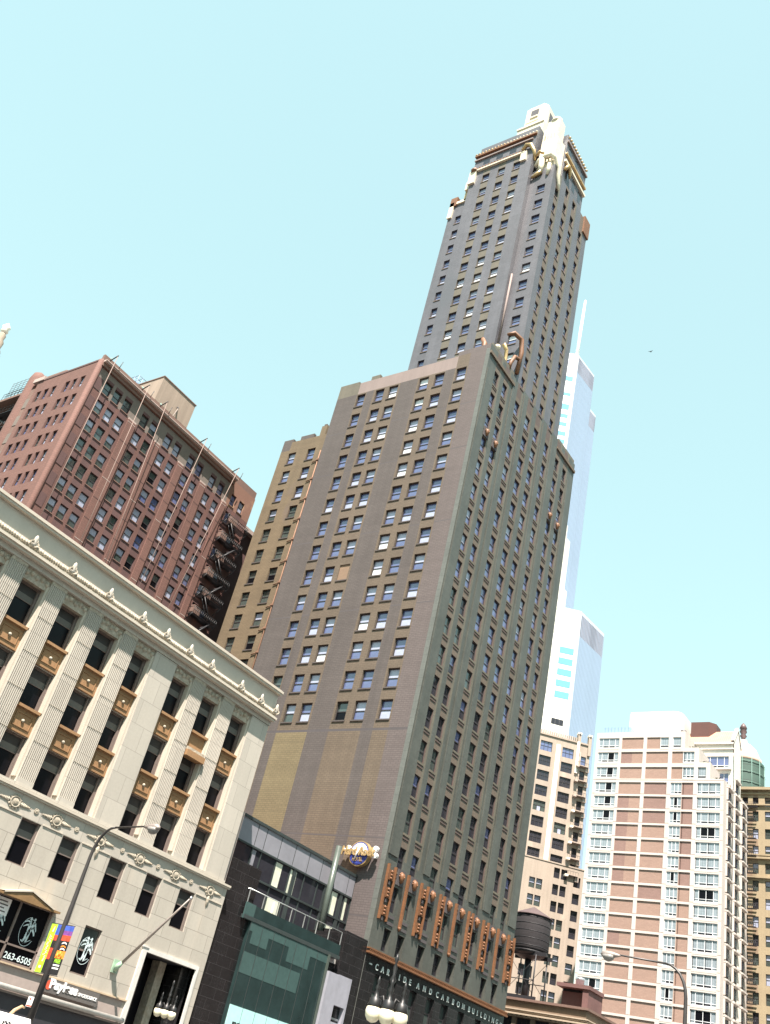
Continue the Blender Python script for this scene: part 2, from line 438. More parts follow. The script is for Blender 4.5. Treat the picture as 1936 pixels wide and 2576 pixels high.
class Wins:
    """collects the windows of one building; the hundred that show largest become parts, the rest one mesh"""
    def __init__(s, root): s.root = root; s.l = []
    def add(s, F, u0, u1, z0, z1, depth, style, sash='sash_dark'): s.l.append((F, u0, u1, z0, z1, depth, style, sash))
    def area(s, w):
        F, u0, u1, z0, z1, dp = w[:6]
        q = [project(F.P(u, z, -dp)) for u, z in ((u0, z0), (u1, z0), (u1, z1), (u0, z1))]
        if None in q: return 0
        a = abs(sum(q[i][0] * q[(i + 1) % 4][1] - q[(i + 1) % 4][0] * q[i][1] for i in range(4))) / 2
        cx = sum(p[0] for p in q) / 4; cy = sum(p[1] for p in q) / 4
        return a if 0 <= cx <= 1936 and 0 <= cy <= 2576 else a * 1e-4
    def build(s, limit=100, hide=None, extra=None):
        l = sorted(s.l, key=lambda w: -(s.area(w) * (1e-4 if hide and hide(w) else 1)))
        b = s.root['base']
        for i, (F, u0, u1, z0, z1, dp, st, sash) in enumerate(l[:limit]):
            t = wtemplate(u1 - u0, z1 - z0, st, sash)
            o = bpy.data.objects.new('window', t[2]); COL.objects.link(o); o.parent = s.root
            p = F.P(u0, z0, -dp); o.location = (p[0] - b[0], p[1] - b[1], p[2] - b[2]); o.rotation_euler = (0, 0, F.th)
            g = bpy.data.objects.new('pane', t[3]); COL.objects.link(g); g.parent = o
        if len(l) > limit:
            mb = MB()
            for F, u0, u1, z0, z1, dp, st, sash in l[limit:]:
                t = wtemplate(u1 - u0, z1 - z0, st, sash)
                fn = lambda q: F.P(u0 + q[0], z0 + q[2], -dp - q[1])
                mb.add(t[0], fn); mb.add(t[1], fn)
            o = mb.build('window', s.root); o['kind'] = 'stuff'

def text(s, F, u, z, d, height, mt, parent, name='lettering', width=None, ext=.02, bold=0.0, sub=None, shear=0.0):
    cu = bpy.data.curves.new(name, 'FONT'); cu.body = s; cu.size = 1; cu.extrude = ext; cu.offset = bold; cu.shear = shear
    o = bpy.data.objects.new(name, cu); COL.objects.link(o)
    bpy.context.view_layer.update()
    me = bpy.data.meshes.new_from_object(o.evaluated_get(bpy.context.evaluated_depsgraph_get()))
    xs = [v.co.x for v in me.vertices]; ys = [v.co.y for v in me.vertices]
    x0, x1, y0, y1 = min(xs), max(xs), min(ys), max(ys)
    k = height / (max(ys) if not sub else sub)
    kx = (width / (x1 - x0)) if width else k
    b = base_of(parent)
    for v in me.vertices:
        p = F.P(u + (v.co.x - x0) * kx, z + v.co.y * k, d + v.co.z); v.co = (p[0] - b[0], p[1] - b[1], p[2] - b[2])
    bpy.data.objects.remove(o); bpy.data.curves.remove(cu)
    me.materials.clear(); me.materials.append(M[mt])
    q = bpy.data.objects.new(name, me); COL.objects.link(q); q.parent = parent
    return q
def spaced(s, F, u0, u1, z, d, h, mt, parent, name='lettering', ext=.03, bold=.01):
    """one word with its letters spread evenly between u0 and u1"""
    n = len(s); step = (u1 - u0 - h * .62) / max(1, n - 1)
    for i, ch in enumerate(s):
        if ch == ' ': continue
        cu = bpy.data.curves.new('c', 'FONT'); cu.body = ch; cu.size = 1; cu.extrude = ext; cu.offset = bold
        o = bpy.data.objects.new('c', cu); COL.objects.link(o); bpy.context.view_layer.update()
        me = o.evaluated_get(bpy.context.evaluated_depsgraph_get()).to_mesh()
        k = h / .72; x0 = min(v.co.x for v in me.vertices); x1 = max(v.co.x for v in me.vertices)
        c = u0 + h * .31 + step * i
        mb = MB()
        mb.mesh([F.P(c + (v.co.x - (x0 + x1) / 2) * k, z + v.co.y * k, d + v.co.z) for v in me.vertices], [tuple(p.vertices) for p in me.polygons], mt)
        bpy.data.objects.remove(o); bpy.data.curves.remove(cu)
        mb.build('letter', parent)

# ------------------------------------------------------------------ ground
def slab(name, x0, x1, y0, y1, z0, z1, mt):
    b = MB(); b.box(x0, x1, y0, y1, z0, z1, mt); return tag(b.build(name), kind='structure')
b = MB(); b.face([(-3000, -3000, -.02), (3000, -3000, -.02), (3000, 3000, -.02), (-3000, 3000, -.02)], 'ground_grey'); tag(b.build('ground'), kind='structure')
b = MB(); b.face([(-48.5, -400, -.012), (-9, -400, -.012), (-9, 900, -.012), (-48.5, 900, -.012)], 'asphalt'); tag(b.build('road'), kind='structure')
slab('pavement', -54.0, -48.5, -400, 900, -.015, .13, 'pavement_concrete')
slab('plaza', -9, 60, -400, 900, -.015, .02, 'pavement_concrete')
slab('kerb', -48.5, -48.2, -400, 900, -.015, .14, 'kerb_stone')
slab('median', -21.2, -18.8, -60, 300, -.015, .16, 'kerb_stone')
b = MB()
for y in range(-60, 300, 8):
    for x in (-41.5, -35, -28.5, -14):
        b.face([(x - .07, y, -.008), (x + .07, y, -.008), (x + .07, y + 3, -.008), (x - .07, y + 3, -.008)], 'paint_white')
tag(b.build('road_markings'), kind='structure')

# ================================================================== the tall brick and terracotta tower
def brick_tower():
    T = thing('office_tower', (-54, 75.8, 0), 'tall dark brick and terracotta skyscraper with stepped shoulders, gilded crown and black base', 'skyscraper')
    WN = Wins(T)
    H = lambda k: 20.65 + 3.687 * k
    S = FS(75.8); E = FE(-54.0); D = FS(84.0)
    rnd = random.Random(3)
    # ---- south wall of the main block
    cols = dict(c1=(-75.25, -73.8), c2=(-72.0, -70.5), c3=(-69.7, -68.15), b1=(-64.65, -63.1), b2=(-62.15, -60.6), a=(-58.75, -57.2))
    ops = []
    look = {'a': ['low', 'low', 'low', 'half', 'low', 'half'], 'b1': ['top', 'full', 'full', 'full', 'sky', 'half'], 'b2': ['sky', 'half', 'low', 'sky', 'sky', 'half'],
            'c3': ['half', 'low', 'full', 'full', 'half', 'half'], 'c2': ['sky', 'low', 'sky', 'low', 'sky', 'sky'], 'c1': ['sky', 'half', 'sky', 'sky', 'sky', 'low']}
    for n, (a, b) in cols.items():
        for k in range(5, 19):
            if n == 'c1' and k == 5: continue
            op = (a, b, H(k) - 2.25, H(k)); ops.append(op)
            if n == 'c3' and k == 10: continue
            st = rnd.choice(look[n])
            if k == 5 and n in ('c2', 'b1'): st = 'greentop' if n == 'c2' else 'open'
            if k == 6 and n in ('c1',): st = 'green'
            WN.add(S, *op, .32, st)
    tan = [(-75.4, -73.65), (-72.37, -67.85), (-64.9, -60.55), (-59.0, -57.0)]
    def smat(u, z):
        if u > -54.6: return 'quoin_green'
        if z < 15.2 and u > -56.5: return 'black_granite'
        if 87.25 < z < 89.4 and -75.3 < u < -58.9: return 'pink_band'
        if z > 87.25 and u < -75.3: return 'terra_olive'
        if 35.58 < z < 35.86 or 24.45 < z < 24.57 or 17.22 < z < 17.34: return 'dark_line'
        for kk in (8, 11, 14, 16):
            if abs(z - (H(kk) + .62)) < .07 and not any(a < u < b for a, b in tan): return 'dark_line'
        for i, (a, b) in enumerate(tan):
            if a < u < b:
                if z < 35.6 and i == 1: return 'brick_yellow'
                return 'brick_tan'
        if u > -57.0: return 'brick_mauve'
        return 'brick_dark'
    us = [x for t in tan for x in t] + [-54.6, -56.5, -75.3, -58.9]
    zs = [15.2, 17.22, 17.34, 24.45, 24.57, 35.58, 35.86, 87.25, 89.4] + [H(k) + .62 + e for k in (8, 11, 14, 16) for e in (-.07, .07)]
    mb = MB()
    wall(mb, S, -79.0, -54.0, 0, 89.4, ops, smat, reveal=.34, us=us, zs=zs)
    for o in ops: mb.fbox(S, o[0] - .08, o[1] + .08, o[2] - .16, o[2], 0, .10, 'brick_dark')
    mb.fbox(S, cols['c3'][0], cols['c3'][1], H(10) - 2.25, H(10), -.34, -.12, 'brick_infill')
    mb.fbox(S, -59, -54.02, 89.4, 90.2, -.5, 0, 'brick_mauve')
    mb.fbox(S, -79, -75.6, 89.4, 89.75, -.5, 0, 'terra_olive'); mb.fbox(S, -73.5, -72.0, 89.4, 90.1, -.5, 0, 'terra_olive')
    mb.face([(-79, 75.8, 0), (-79, 84, 0), (-79, 84, 89.4), (-79, 75.8, 89.4)][::-1], 'brick_dark')
    mb.face([(-79, 75.9, 88.6), (-54.1, 75.9, 88.6), (-54.1, 103.4, 88.6), (-79, 103.4, 88.6)], 'dark_line')
    mb.face([(-96.4, 84.1, 88.6), (-79, 84.1, 88.6), (-79, 103.4, 88.6), (-96.4, 103.4, 88.6)], 'dark_line')
    mb.face([(-54, 103.5, 0), (-96.4, 103.5, 0), (-96.4, 103.5, 89.4), (-54, 103.5, 89.4)], 'brick_dark')
    mb.face([(-96.4, 103.5, 0), (-96.4, 84, 0), (-96.4, 84, 89.4), (-96.4, 103.5, 89.4)], 'brick_dark')
    mb.build('brick_wall', T)
    # ---- recessed wing to the west
    mb = MB(); ops = []
    for i, (a, b) in enumerate(((-94.5, -92.95), (-90.55, -88.96))):
        for k in range(3, 19):
            op = (a, b, H(k) - 2.25, H(k)); ops.append(op)
            WN.add(D, *op, .32, rnd.choice(['sky', 'half', 'low'] if k > 15 else ['green', 'greentop', 'open', 'green']))
    wall(mb, D, -96.4, -79, 0, 89.4, ops, lambda u, z: 'brick_dark' if z > 87.7 and u < -94.6 else ('brick_dark' if u > -86.9 else 'brick_wing'), reveal=.34, us=(-86.9, -94.6), zs=(87.7,))
    for o in ops: mb.fbox(D, o[0] - .08, o[1] + .08, o[2] - .16, o[2], 0, .10, 'brick_dark')
    mb.fbox(D, -96.4, -94.4, 89.4, 90.0, -.5, 0, 'brick_dark'); mb.fbox(D, -92.9, -90.2, 89.4, 90.15, -.5, 0, 'brick_dark'); mb.fbox(D, -89.0, -87.9, 89.4, 91.3, -.7, 0, 'brick_wing')
    mb.fbox(D, -88.7, -88.2, 91.3, 91.7, -.6, -.1, 'brick_dark')
    mb.build('recessed_wing', T)
    mb = MB()
    mb.tube([D.P(-87.6, 20, .14), D.P(-87.6, 86, .14)], .09, 'pipe_rust', 6)
    for k in range(4, 18): mb.tube([D.P(-88.7, H(k) + .55, .12), D.P(-87.6, H(k) + .85, .12)], .08, 'pipe_rust', 6); mb.fbox(D, -87.85, -87.35, H(k) + .7, H(k) + 1.0, 0, .3, 'pipe_rust')
    mb.build('drain_pipe', T)
    # ---- east wall
    ec = [(77.85, 78.95), (80.25, 81.4), (84.0, 85.25), (87.25, 88.6), (90.05, 91.4), (93.55, 94.75), (97.25, 98.4), (99.85, 101.0)]
    ops = []
    for i, (a, b) in enumerate(ec):
        for k in range(0, 19):
            hh = 2.3
            op = (a, b, H(k) - hh, H(k)); ops.append(op)
            lim = 9.6 - i * .55  # panes tinted blue above, dark below, painting the mirrored skyline
            st = rnd.choice(['sky', 'sky', 'sky', 'half']) if k > lim else rnd.choice(['dark', 'dark', 'green', 'dark', 'darktop'])
            if k > 16 and i in (0, 1, 6, 7): st = rnd.choice(['sky', 'dark'])
            WN.add(E, *op, .24, st)
        op = (a + .05, b + .1, 14.92, 16.88); ops.append(op); WN.add(E, *op, .42, 'dark')
        op = (a, b + .1, 10.2, 12.88); ops.append(op); WN.add(E, *op, .4, 'green')
    sh = [(78, 83), (85, 90), (92, 97), (98.5, 102.5)]
    for a, b in sh: ops.append((a, b, .6, 6.5)); WN.add(E, a, b, .6, 6.5, .5, 'shop')
    def emat(u, z):
        if z < 14.25: return 'black_granite'
        if z < 23.2: return 'terra_green'
        for i, (a, b) in enumerate(ec):
            if a - .02 < u < b + .02:
                k = round((z - 20.65) / 3.687 - .1)
                fz = (z - 20.65) % 3.687
                if fz < .75: return 'spandrel_tan'
                return 'spandrel_brown'
            if b < u < b + .42: return 'terra_olive'
        return 'terra_green'
    mb = MB()
    us = [x for a, b in ec for x in (a, b, b + .42)]
    zs = [14.25, 23.2] + [H(k) + e for k in range(0, 19) for e in (.75,)]
    wall(mb, E, 75.8, 103.5, 0, 90.2, ops, emat, reveal=.45, us=us, zs=zs)
    for a, b in ec:
        for k in range(1, 19):
            mb.fbox(E, a - .05, b + .05, H(k) - 2.52, H(k) - 2.3, -.4, .07, 'terra_olive')
            mb.fbox(E, a, b, H(k) - 2.86, H(k) - 2.72, -.02, .06, 'spandrel_brown')
        for z in (17.35, 17.95): mb.fbox(E, a - .05, b + .05, z - .12, z + .14, 0, .08, 'dark_line')
    # slim piers standing proud of the wall between the windows
    for a, b in ((76.0, 77.6), (82.6, 83.8), (86.0, 87.05), (88.8, 89.85), (92.2, 93.35), (95.4, 97.0), (101.6, 103.3)):
        mb.fbox(E, a, b, 23.2, 86.0 if a < 82 or a > 97 else 89.5, 0, .12, 'terra_green')
    for a, b in ((75.82, 82.9), (97.1, 103.48)):
        mb.fbox(E, a, b, 88.5, 88.95, 0, .22, 'brick_tan'); mb.fbox(E, a + .4, b - .4, 90.2, 90.7, -.6, 0, 'terra_olive')
    mb.build('terracotta_wall', T)
    # gilded trim: pilaster strips, heads, belt
    wide = [(76.4, 77.6), (82.6, 83.85), (86.4, 87.2), (92.55, 93.4), (95.9, 97.0), (102.0, 103.4)]
    for a, b in wide:
        mb = MB()
        for u in (a, b): mb.fbox(E, u - .09, u + .09, 17.35, 22.3, .0, .26, 'orange_terra')
        for j in range(3):
            z = 17.75 + j * 1.6
            mb.fbox(E, a + .16, b - .16, z, z + .9, .1, .2, 'orange_terra')
            c = (a + b) / 2
            for q in range(3): mb.lathe(E.P(c, z + .15 + q * .3, .2), [(.02, -.16), (.2, 0), (.02, .16)], 'orange_terra', 8)
            mb.fbox(E, c - .14, c + .14, z - .42, z - .1, .0, .16, 'dark_line')
        mb.build('pilaster', T)
    for u in (80.1, 89.75, 99.45):
        mb = MB(); mb.fbox(E, u - .13, u + .13, 17.4, 22.3, 0, .24, 'orange_terra'); mb.lathe(E.P(u, 17.35, .12), [(.02, -.25), (.15, -.1), (.18, .1), (.05, .2)], 'orange_terra', 8); mb.build('pilaster', T)
    mb = MB()
    mb.fbox(Fr(0, 0, 0), -.62, .62, -.72, .75, 0, .12, 'dark_line')
    mb.lathe((0, -.18, .05), [(.03, -.55), (.22, -.42), (.30, -.1), (.34, .12), (.27, .36), (.03, .46)], 'orange_terra', 12)
    for i in range(7):
        t = math.pi * i / 6; mb.lathe((.34 * math.cos(t), -.16, .12 + .36 * math.sin(t)), [(.02, -.12), (.12, 0), (.02, .12)], 'orange_terra', 6)
    mb.lathe((0, -.52, .05), [(.02, -.1), (.07, 0), (.02, .12)], 'orange_terra', 6)
    head = mb.data('medallion')
    for y, z in [(78.75, 21.6), (81.2, 21.6), (84.75, 21.6), (88.2, 21.6), (90.95, 21.6), (94.3, 21.55), (98.0, 21.5), (100.6, 21.5), (78.45, 76.8), (80.85, 76.7), (97.6, 76.75), (100.2, 76.7)]:
        o = bpy.data.objects.new('medallion', head); COL.objects.link(o); o.parent = T; o.rotation_euler = (0, 0, R(90)); o.location = (.02, y - 75.8, z)
    mb = MB()
    mb.fbox(E, 75.7, 103.6, 14.25, 14.42, 0, .38, 'orange_terra'); mb.fbox(E, 75.7, 103.6, 14.6, 14.72, 0, .34, 'orange_terra')
    mb.fbox(E, 75.8, 103.5, 14.42, 14.6, 0, .2, 'dark_line')
    y = 75.9
    while y < 103.5: mb.lathe(E.P(y, 14.51, .26), [(.02, -.13), (.11, 0), (.02, .13)], 'orange_terra', 6); y += .27
    mb.build('belt_course', T)
    for w, a, b in (('CARBIDE', 77.6, 83.85), ('AND', 85.0, 87.75), ('CARBON', 88.75, 94.45), ('BUILDING', 95.4, 102.0)):
        spaced(w, E, a, b, 13.2, .08, .52, 'letter_pale', T)
    mb = MB()
    for y in (76.75, 102.85): mb.fbox(E, y - .2, y + .2, 13.44, 13.54, .0, .08, 'letter_pale')
    mb.build('lettering', T)
    # ---- tower shaft
    HT = lambda k: 91.9 + 3.79 * k
    bay = FS(83.2); main = FS(82.2); left = FS(83.3)
    mb = MB(); ops = [(-56.65, -55.2, HT(k) - 2.0, HT(k)) for k in range(0, 12)]
    for o in ops: WN.add(bay, *o, .3, rnd.choice(['sky', 'sky', 'full', 'sky', 'top']))
    wall(mb, bay, -58.1, -54, 88, 138, ops, 'terra_shaft', reveal=.32)
    ops = [(a, b, HT(k) - 2.0, HT(k)) for k in range(0, 14) for a, b in ((-67.65, -66.25), (-64.6, -63.2), (-61.65, -60.25))]
    for o in ops: WN.add(main, *o, .3, rnd.choice(['sky', 'sky', 'full', 'half', 'low', 'sky']))
    allops = list(ops)
    wall(mb, main, -70.1, -58.1, 88, 143.4, ops, lambda u, z: 'terra_olive' if any(a < u < a + 1.42 for a in (-67.65, -64.6, -61.65)) else 'terra_shaft', reveal=.32, us=[x for a in (-67.65, -64.6, -61.65) for x in (a, a + 1.4)])
    ops = [(-72.25, -71.1, HT(k) - 2.0, HT(k)) for k in range(0, 12)]
    for o in ops: WN.add(left, *o, .3, rnd.choice(['sky', 'sky', 'low']))
    wall(mb, left, -73.85, -70.1, 88, 137.2, ops, 'terra_shaft', reveal=.32)
    for o in ops + allops: pass
    mb.face([(-58.1, 82.2, 88), (-58.1, 83.2, 88), (-58.1, 83.2, 143.4), (-58.1, 82.2, 143.4)], 'terra_shaft')
    mb.face([(-70.1, 82.2, 88), (-70.1, 83.3, 88), (-70.1, 83.3, 143.4), (-70.1, 82.2, 143.4)][::-1], 'terra_shaft')
    tc = [(84.55, 85.55), (87.8, 88.9), (90.6, 91.75), (94.05, 95.1)]
    ops = []
    for i, (a, b) in enumerate(tc):
        for k in range(0, 12 if i in (0, 3) else 13):
            o = (a, b, HT(k) - 2.0, HT(k)); ops.append(o); WN.add(E, *o, .24, rnd.choice(['sky', 'sky', 'half', 'sky']) if k < 11 else 'dark')
    wall(mb, E, 83.2, 97.0, 90.2, 138, ops, lambda u, z: 'spandrel_tan' if any(a < u < b for a, b in tc) else ('terra_olive' if any(b < u < b + .5 for a, b in tc) else 'terra_shaft'), reveal=.42, us=[x for a, b in tc for x in (a, b, b + .5)])
    for a, b in tc:
        for k in range(0, 12): mb.fbox(E, a - .04, b + .04, HT(k) - 2.2, HT(k) - 2.0, -.3, .07, 'spandrel_brown')
    for a in (-67.65, -64.6, -61.65, ):
        for k in range(0, 14): mb.fbox(main, a - .06, a + 1.46, HT(k) - 2.16, HT(k) - 2.0, 0, .09, 'spandrel_tan')
    for k in range(0, 12): mb.fbox(bay, -56.7, -55.15, HT(k) - 2.16, HT(k) - 2.0, 0, .09, 'spandrel_tan'); mb.fbox(left, -72.3, -71.05, HT(k) - 2.16, HT(k) - 2.0, 0, .09, 'spandrel_tan')
    for q in ((-73.85, 97.0, -54, 97.0, 138), (-73.85, 83.3, -73.85, 97.0, 137.2)):
        mb.face([(q[2], q[3], 88), (q[0], q[1], 88), (q[0], q[1], q[4]), (q[2], q[3], q[4])], 'terra_shaft')
    mb.face([(-73.85, 83.3, 137.2), (-54, 83.2, 138), (-54, 97, 138), (-73.85, 97, 137.2)], 'dark_line')
    mb.tube([(-57.85, 82.75, 97.5), (-57.85, 82.75, 112.5)], .17, 'pink_band', 6)  # tan tube added in place of the sunlit strip in the recess
    mb.build('tower_shaft', T)
    # ---- crown
    mb = MB()
    cr = [(-70.0, 82.25), (-58.1, 82.25), (-58.1, 86.0), (-54.1, 86.0), (-54.1, 93.9), (-58.1, 96.6), (-70.0, 96.6)]
    mb.prism(cr, 143.38, 148.6, 'terra_shaft'); mb.prism([(-54.1, 86.0), (-54.1, 93.9), (-58.2, 93.9), (-58.2, 86.0)][::-1], 138, 143.39, 'terra_shaft')
    mb.prism([(-69.6, 82.6), (-58.1, 82.6), (-58.1, 86.2), (-54.3, 86.2), (-54.3, 93.6), (-58.1, 96.2), (-69.6, 96.2)], 148.6, 150.2, 'terra_shaft')
    mb.prism([(-68, 83.4), (-58.6, 83.4), (-58.6, 92), (-68, 92)], 150.2, 151.4, 'terra_shaft')
    CF = FS(82.25); CE = FE(-54.1)
    for a in (-68.2, -65.6, -63.0, -60.6): mb.fbox(CF, a, a + 1.3, 144.5, 145.6, 0, .02, 'pane_dark')
    for y in (87.0, 89.6, 92.0): mb.fbox(CE, y, y + 1.0, 145.6, 147.2, 0, .02, 'pane_dark'); mb.fbox(CE, y, y + 1.1, 139.2, 141.8, 0, .02, 'pane_dark')
    mb.fbox(CF, -70.05, -58.6, 146.1, 146.4, 0, .3, 'pink_band')
    mb.build('crown', T)
    mb = MB()
    mb.fbox(CF, -70.1, -59.6, 142.75, 143.05, 0, .45, 'gold_white'); mb.fbox(CF, -70.1, -59.6, 143.15, 143.5, 0, .3, 'orange_terra')
    mb.fbox(CF, -70.1, -58.0, 147.2, 147.5, 0, .4, 'orange_terra')
    u = -69.9
    while u < -58.1: mb.lathe(CF.P(u, 147.8, .25), [(.03, -.28), (.25, 0), (.03, .3)], 'gold_white' if u > -64 else 'gold_terra', 6); u += .62
    u = -69.8
    while u < -60: mb.lathe(CF.P(u, 143.7, .2), [(.02, -.2), (.17, 0), (.02, .2)], 'orange_terra', 6); u += .6
    y = 86.2
    while y < 93.9: mb.lathe(CE.P(y, 149.0, .2), [(.03, -.32), (.28, 0), (.03, .32)], 'gold_terra', 6); y += .66
    mb.fbox(CE, 85.9, 94.0, 147.6, 148.0, 0, .3, 'pink_band'); mb.fbox(CE, 85.9, 94.0, 144.2, 144.6, 0, .35, 'gold_terra'); mb.fbox(CE, 85.9, 94.0, 142.2, 142.7, 0, .4, 'gold_white')
    mb.build('crown_moulding', T)
    # pylon and swags on the corner
    mb = MB()
    mb.prism([(-57.6, 83.5), (-54.6, 83.5), (-54.4, 85.9), (-57.6, 85.9)], 138, 146.5, 'gold_white')  # sunlit gold, its brightness put into a white-gold colour
    mb.prism([(-57.3, 83.8), (-54.9, 83.8), (-54.9, 85.7), (-57.3, 85.7)], 146.5, 152.2, 'gold_white')
    for q in range(5): mb.fbox(FS(83.5), -57.45 + q * .6, -57.2 + q * .6, 138.2, 149.5, 0, .18, 'gold_white')
    mb.lathe((-56.1, 84.7, 152.2), [(1.15, 0), (1.0, .9), (.55, 1.6), (.05, 1.9)], 'gold_white', 10)
    mb.build('pylon', T)
    mb = MB()
    def A(pts, r, k):
        q = MB(); q.tube(pts, r, k, 8); q.build('gilded_scroll', T)
    def G(fn):
        q = MB(); fn(q); q.build('gilded_finial', T)
    A([(-57.6, 82.9, 138.9), (-56.9, 82.8, 140.0), (-55.8, 82.8, 140.5), (-54.6, 82.8, 140.3), (-53.9, 83.2, 139.4), (-53.7, 84.1, 137.8), (-53.75, 84.3, 136.0), (-53.8, 84.9, 134.6), (-53.8, 85.2, 133.4)], [.35, .45, .5, .5, .5, .45, .38, .3, .15], 'gold_white')
    A([(-56.4, 82.85, 140.0), (-56.5, 82.9, 138.2), (-56.3, 82.95, 136.6)], [.55, .5, .3], 'gold_white')
    A([(-58.0, 82.9, 136.0), (-57.2, 82.9, 136.4), (-56.2, 82.9, 136.8)], [.2, .35, .4], 'gold_terra')
    A([(-54.9, 82.9, 138.2), (-54.95, 82.95, 136.7), (-55.1, 83.05, 135.6)], [.3, .35, .2], 'gold_white')
    A([(-60.1, 81.9, 143.4), (-59.4, 81.7, 144.3), (-58.6, 81.8, 144.0), (-58.0, 82.2, 142.6), (-57.9, 82.8, 140.6)], [.35, .4, .4, .3, .2], 'gold_terra')
    G(lambda q: q.fbox(main, -60.3, -59.2, 140.6, 142.9, 0, .35, 'gold_white'))
    A([(-57.8, 82.6, 141.3), (-57.0, 82.5, 142.1), (-56.3, 82.7, 141.5)], [.25, .3, .2], 'gold_terra')
    A([(-53.8, 86.2, 140.2), (-53.6, 86.8, 141.6), (-53.7, 87.6, 141.4), (-53.7, 87.9, 139.9)], [.3, .4, .4, .2], 'gold_terra')
    G(lambda q: q.fbox(main, -70.3, -69.0, 139.6, 143.0, 0, .4, 'gold_white')); G(lambda q: q.lathe((-69.5, 82.0, 143.2), [(.6, -.5), (.7, 0), (.3, .6), (.05, .8)], 'orange_terra', 8))
    G(lambda q: q.box(-71.2, -70.1, 82.6, 83.3, 139.5, 141.5, 'gold_white')); G(lambda q: q.box(-71.2, -70.2, 83.0, 84.5, 137.2, 139.6, 'gold_terra'))
    G(lambda q: q.box(-73.95, -72.6, 83.0, 84.2, 136.6, 138.9, 'orange_terra')); G(lambda q: q.fbox(left, -73.95, -73.1, 133.6, 137.6, 0, .3, 'gold_white')); G(lambda q: q.fbox(left, -72.6, -70.2, 136.9, 137.5, 0, .3, 'gold_white'))
    G(lambda q: q.box(-55.6, -53.75, 95.2, 97.3, 134.6, 138.6, 'orange_terra'))
    # scrolls on the shoulder roof
    A([(-53.95, 83.0, 91.0), (-53.9, 83.2, 95.0), (-53.95, 82.7, 97.2), (-54.6, 81.6, 97.7), (-55.2, 80.9, 97.0)], [.3, .34, .36, .34, .2], 'orange_terra')
    A([(-53.95, 83.0, 93.6), (-54.0, 81.9, 93.2), (-54.1, 81.3, 91.6), (-54.1, 81.2, 90.4)], [.25, .28, .28, .2], 'orange_terra')
    A([(-55.0, 81.3, 90.4), (-55.0, 81.2, 92.3), (-55.0, 81.0, 94.0), (-55.2, 80.3, 94.6)], [.25, .25, .28, .35], 'gold_terra')
    G(lambda q: q.lathe((-55.6, 79.6, 93.4), [(.05, -.6), (.45, -.1), (.4, .3), (.05, .6)], 'gold_white', 8))
    A([(-56.6, 77.8, 90.0), (-56.7, 78.0, 93.0), (-57.4, 78.3, 94.4)], [.3, .4, .3], 'orange_terra')
    # lantern
    mb = MB()
    L = FS(88.0); LE = FE(-61.2)
    mb.box(-66.4, -60.9, 87.6, 94, 150.2, 160.6, 'gold_white')
    mb.prism([(-65.4, 88), (-62.0, 88), (-61.2, 88.8), (-61.2, 92.4), (-62.0, 93.2), (-65.4, 93.2), (-66.0, 92.4), (-66.0, 88.8)], 160.6, 166.9, 'gold_white')
    mb.prism([(-65.2, 88.4), (-62.2, 88.4), (-61.6, 89), (-61.6, 92.2), (-62.2, 92.8), (-65.2, 92.8)], 166.9, 167.8, 'gold_white')
    mb.lathe((-63.4, 90.6, 167.8), [(1.7, 0), (1.5, .6), (.9, 1.1), (.1, 1.3)], 'gold_white', 10)
    mb.fbox(L, -64.4, -62.8, 163.9, 166.0, 0, .03, 'sash_mid'); mb.fbox(L, -64.4, -62.8, 163.5, 163.9, 0, .2, 'gold_white')
    for z in (161.2, 162.3): mb.fbox(L, -65.2, -62.6, z, z + .18, 0, .03, 'gold_terra')
    mb.fbox(LE, 89.4, 91.4, 161.4, 165.6, 0, .03, 'sash_mid'); mb.fbox(FS(87.6), -66.5, -60.9, 160.3, 160.7, 0, .2, 'gold_white')
    mb.build('lantern', T)
    WN.build(100)
brick_tower()

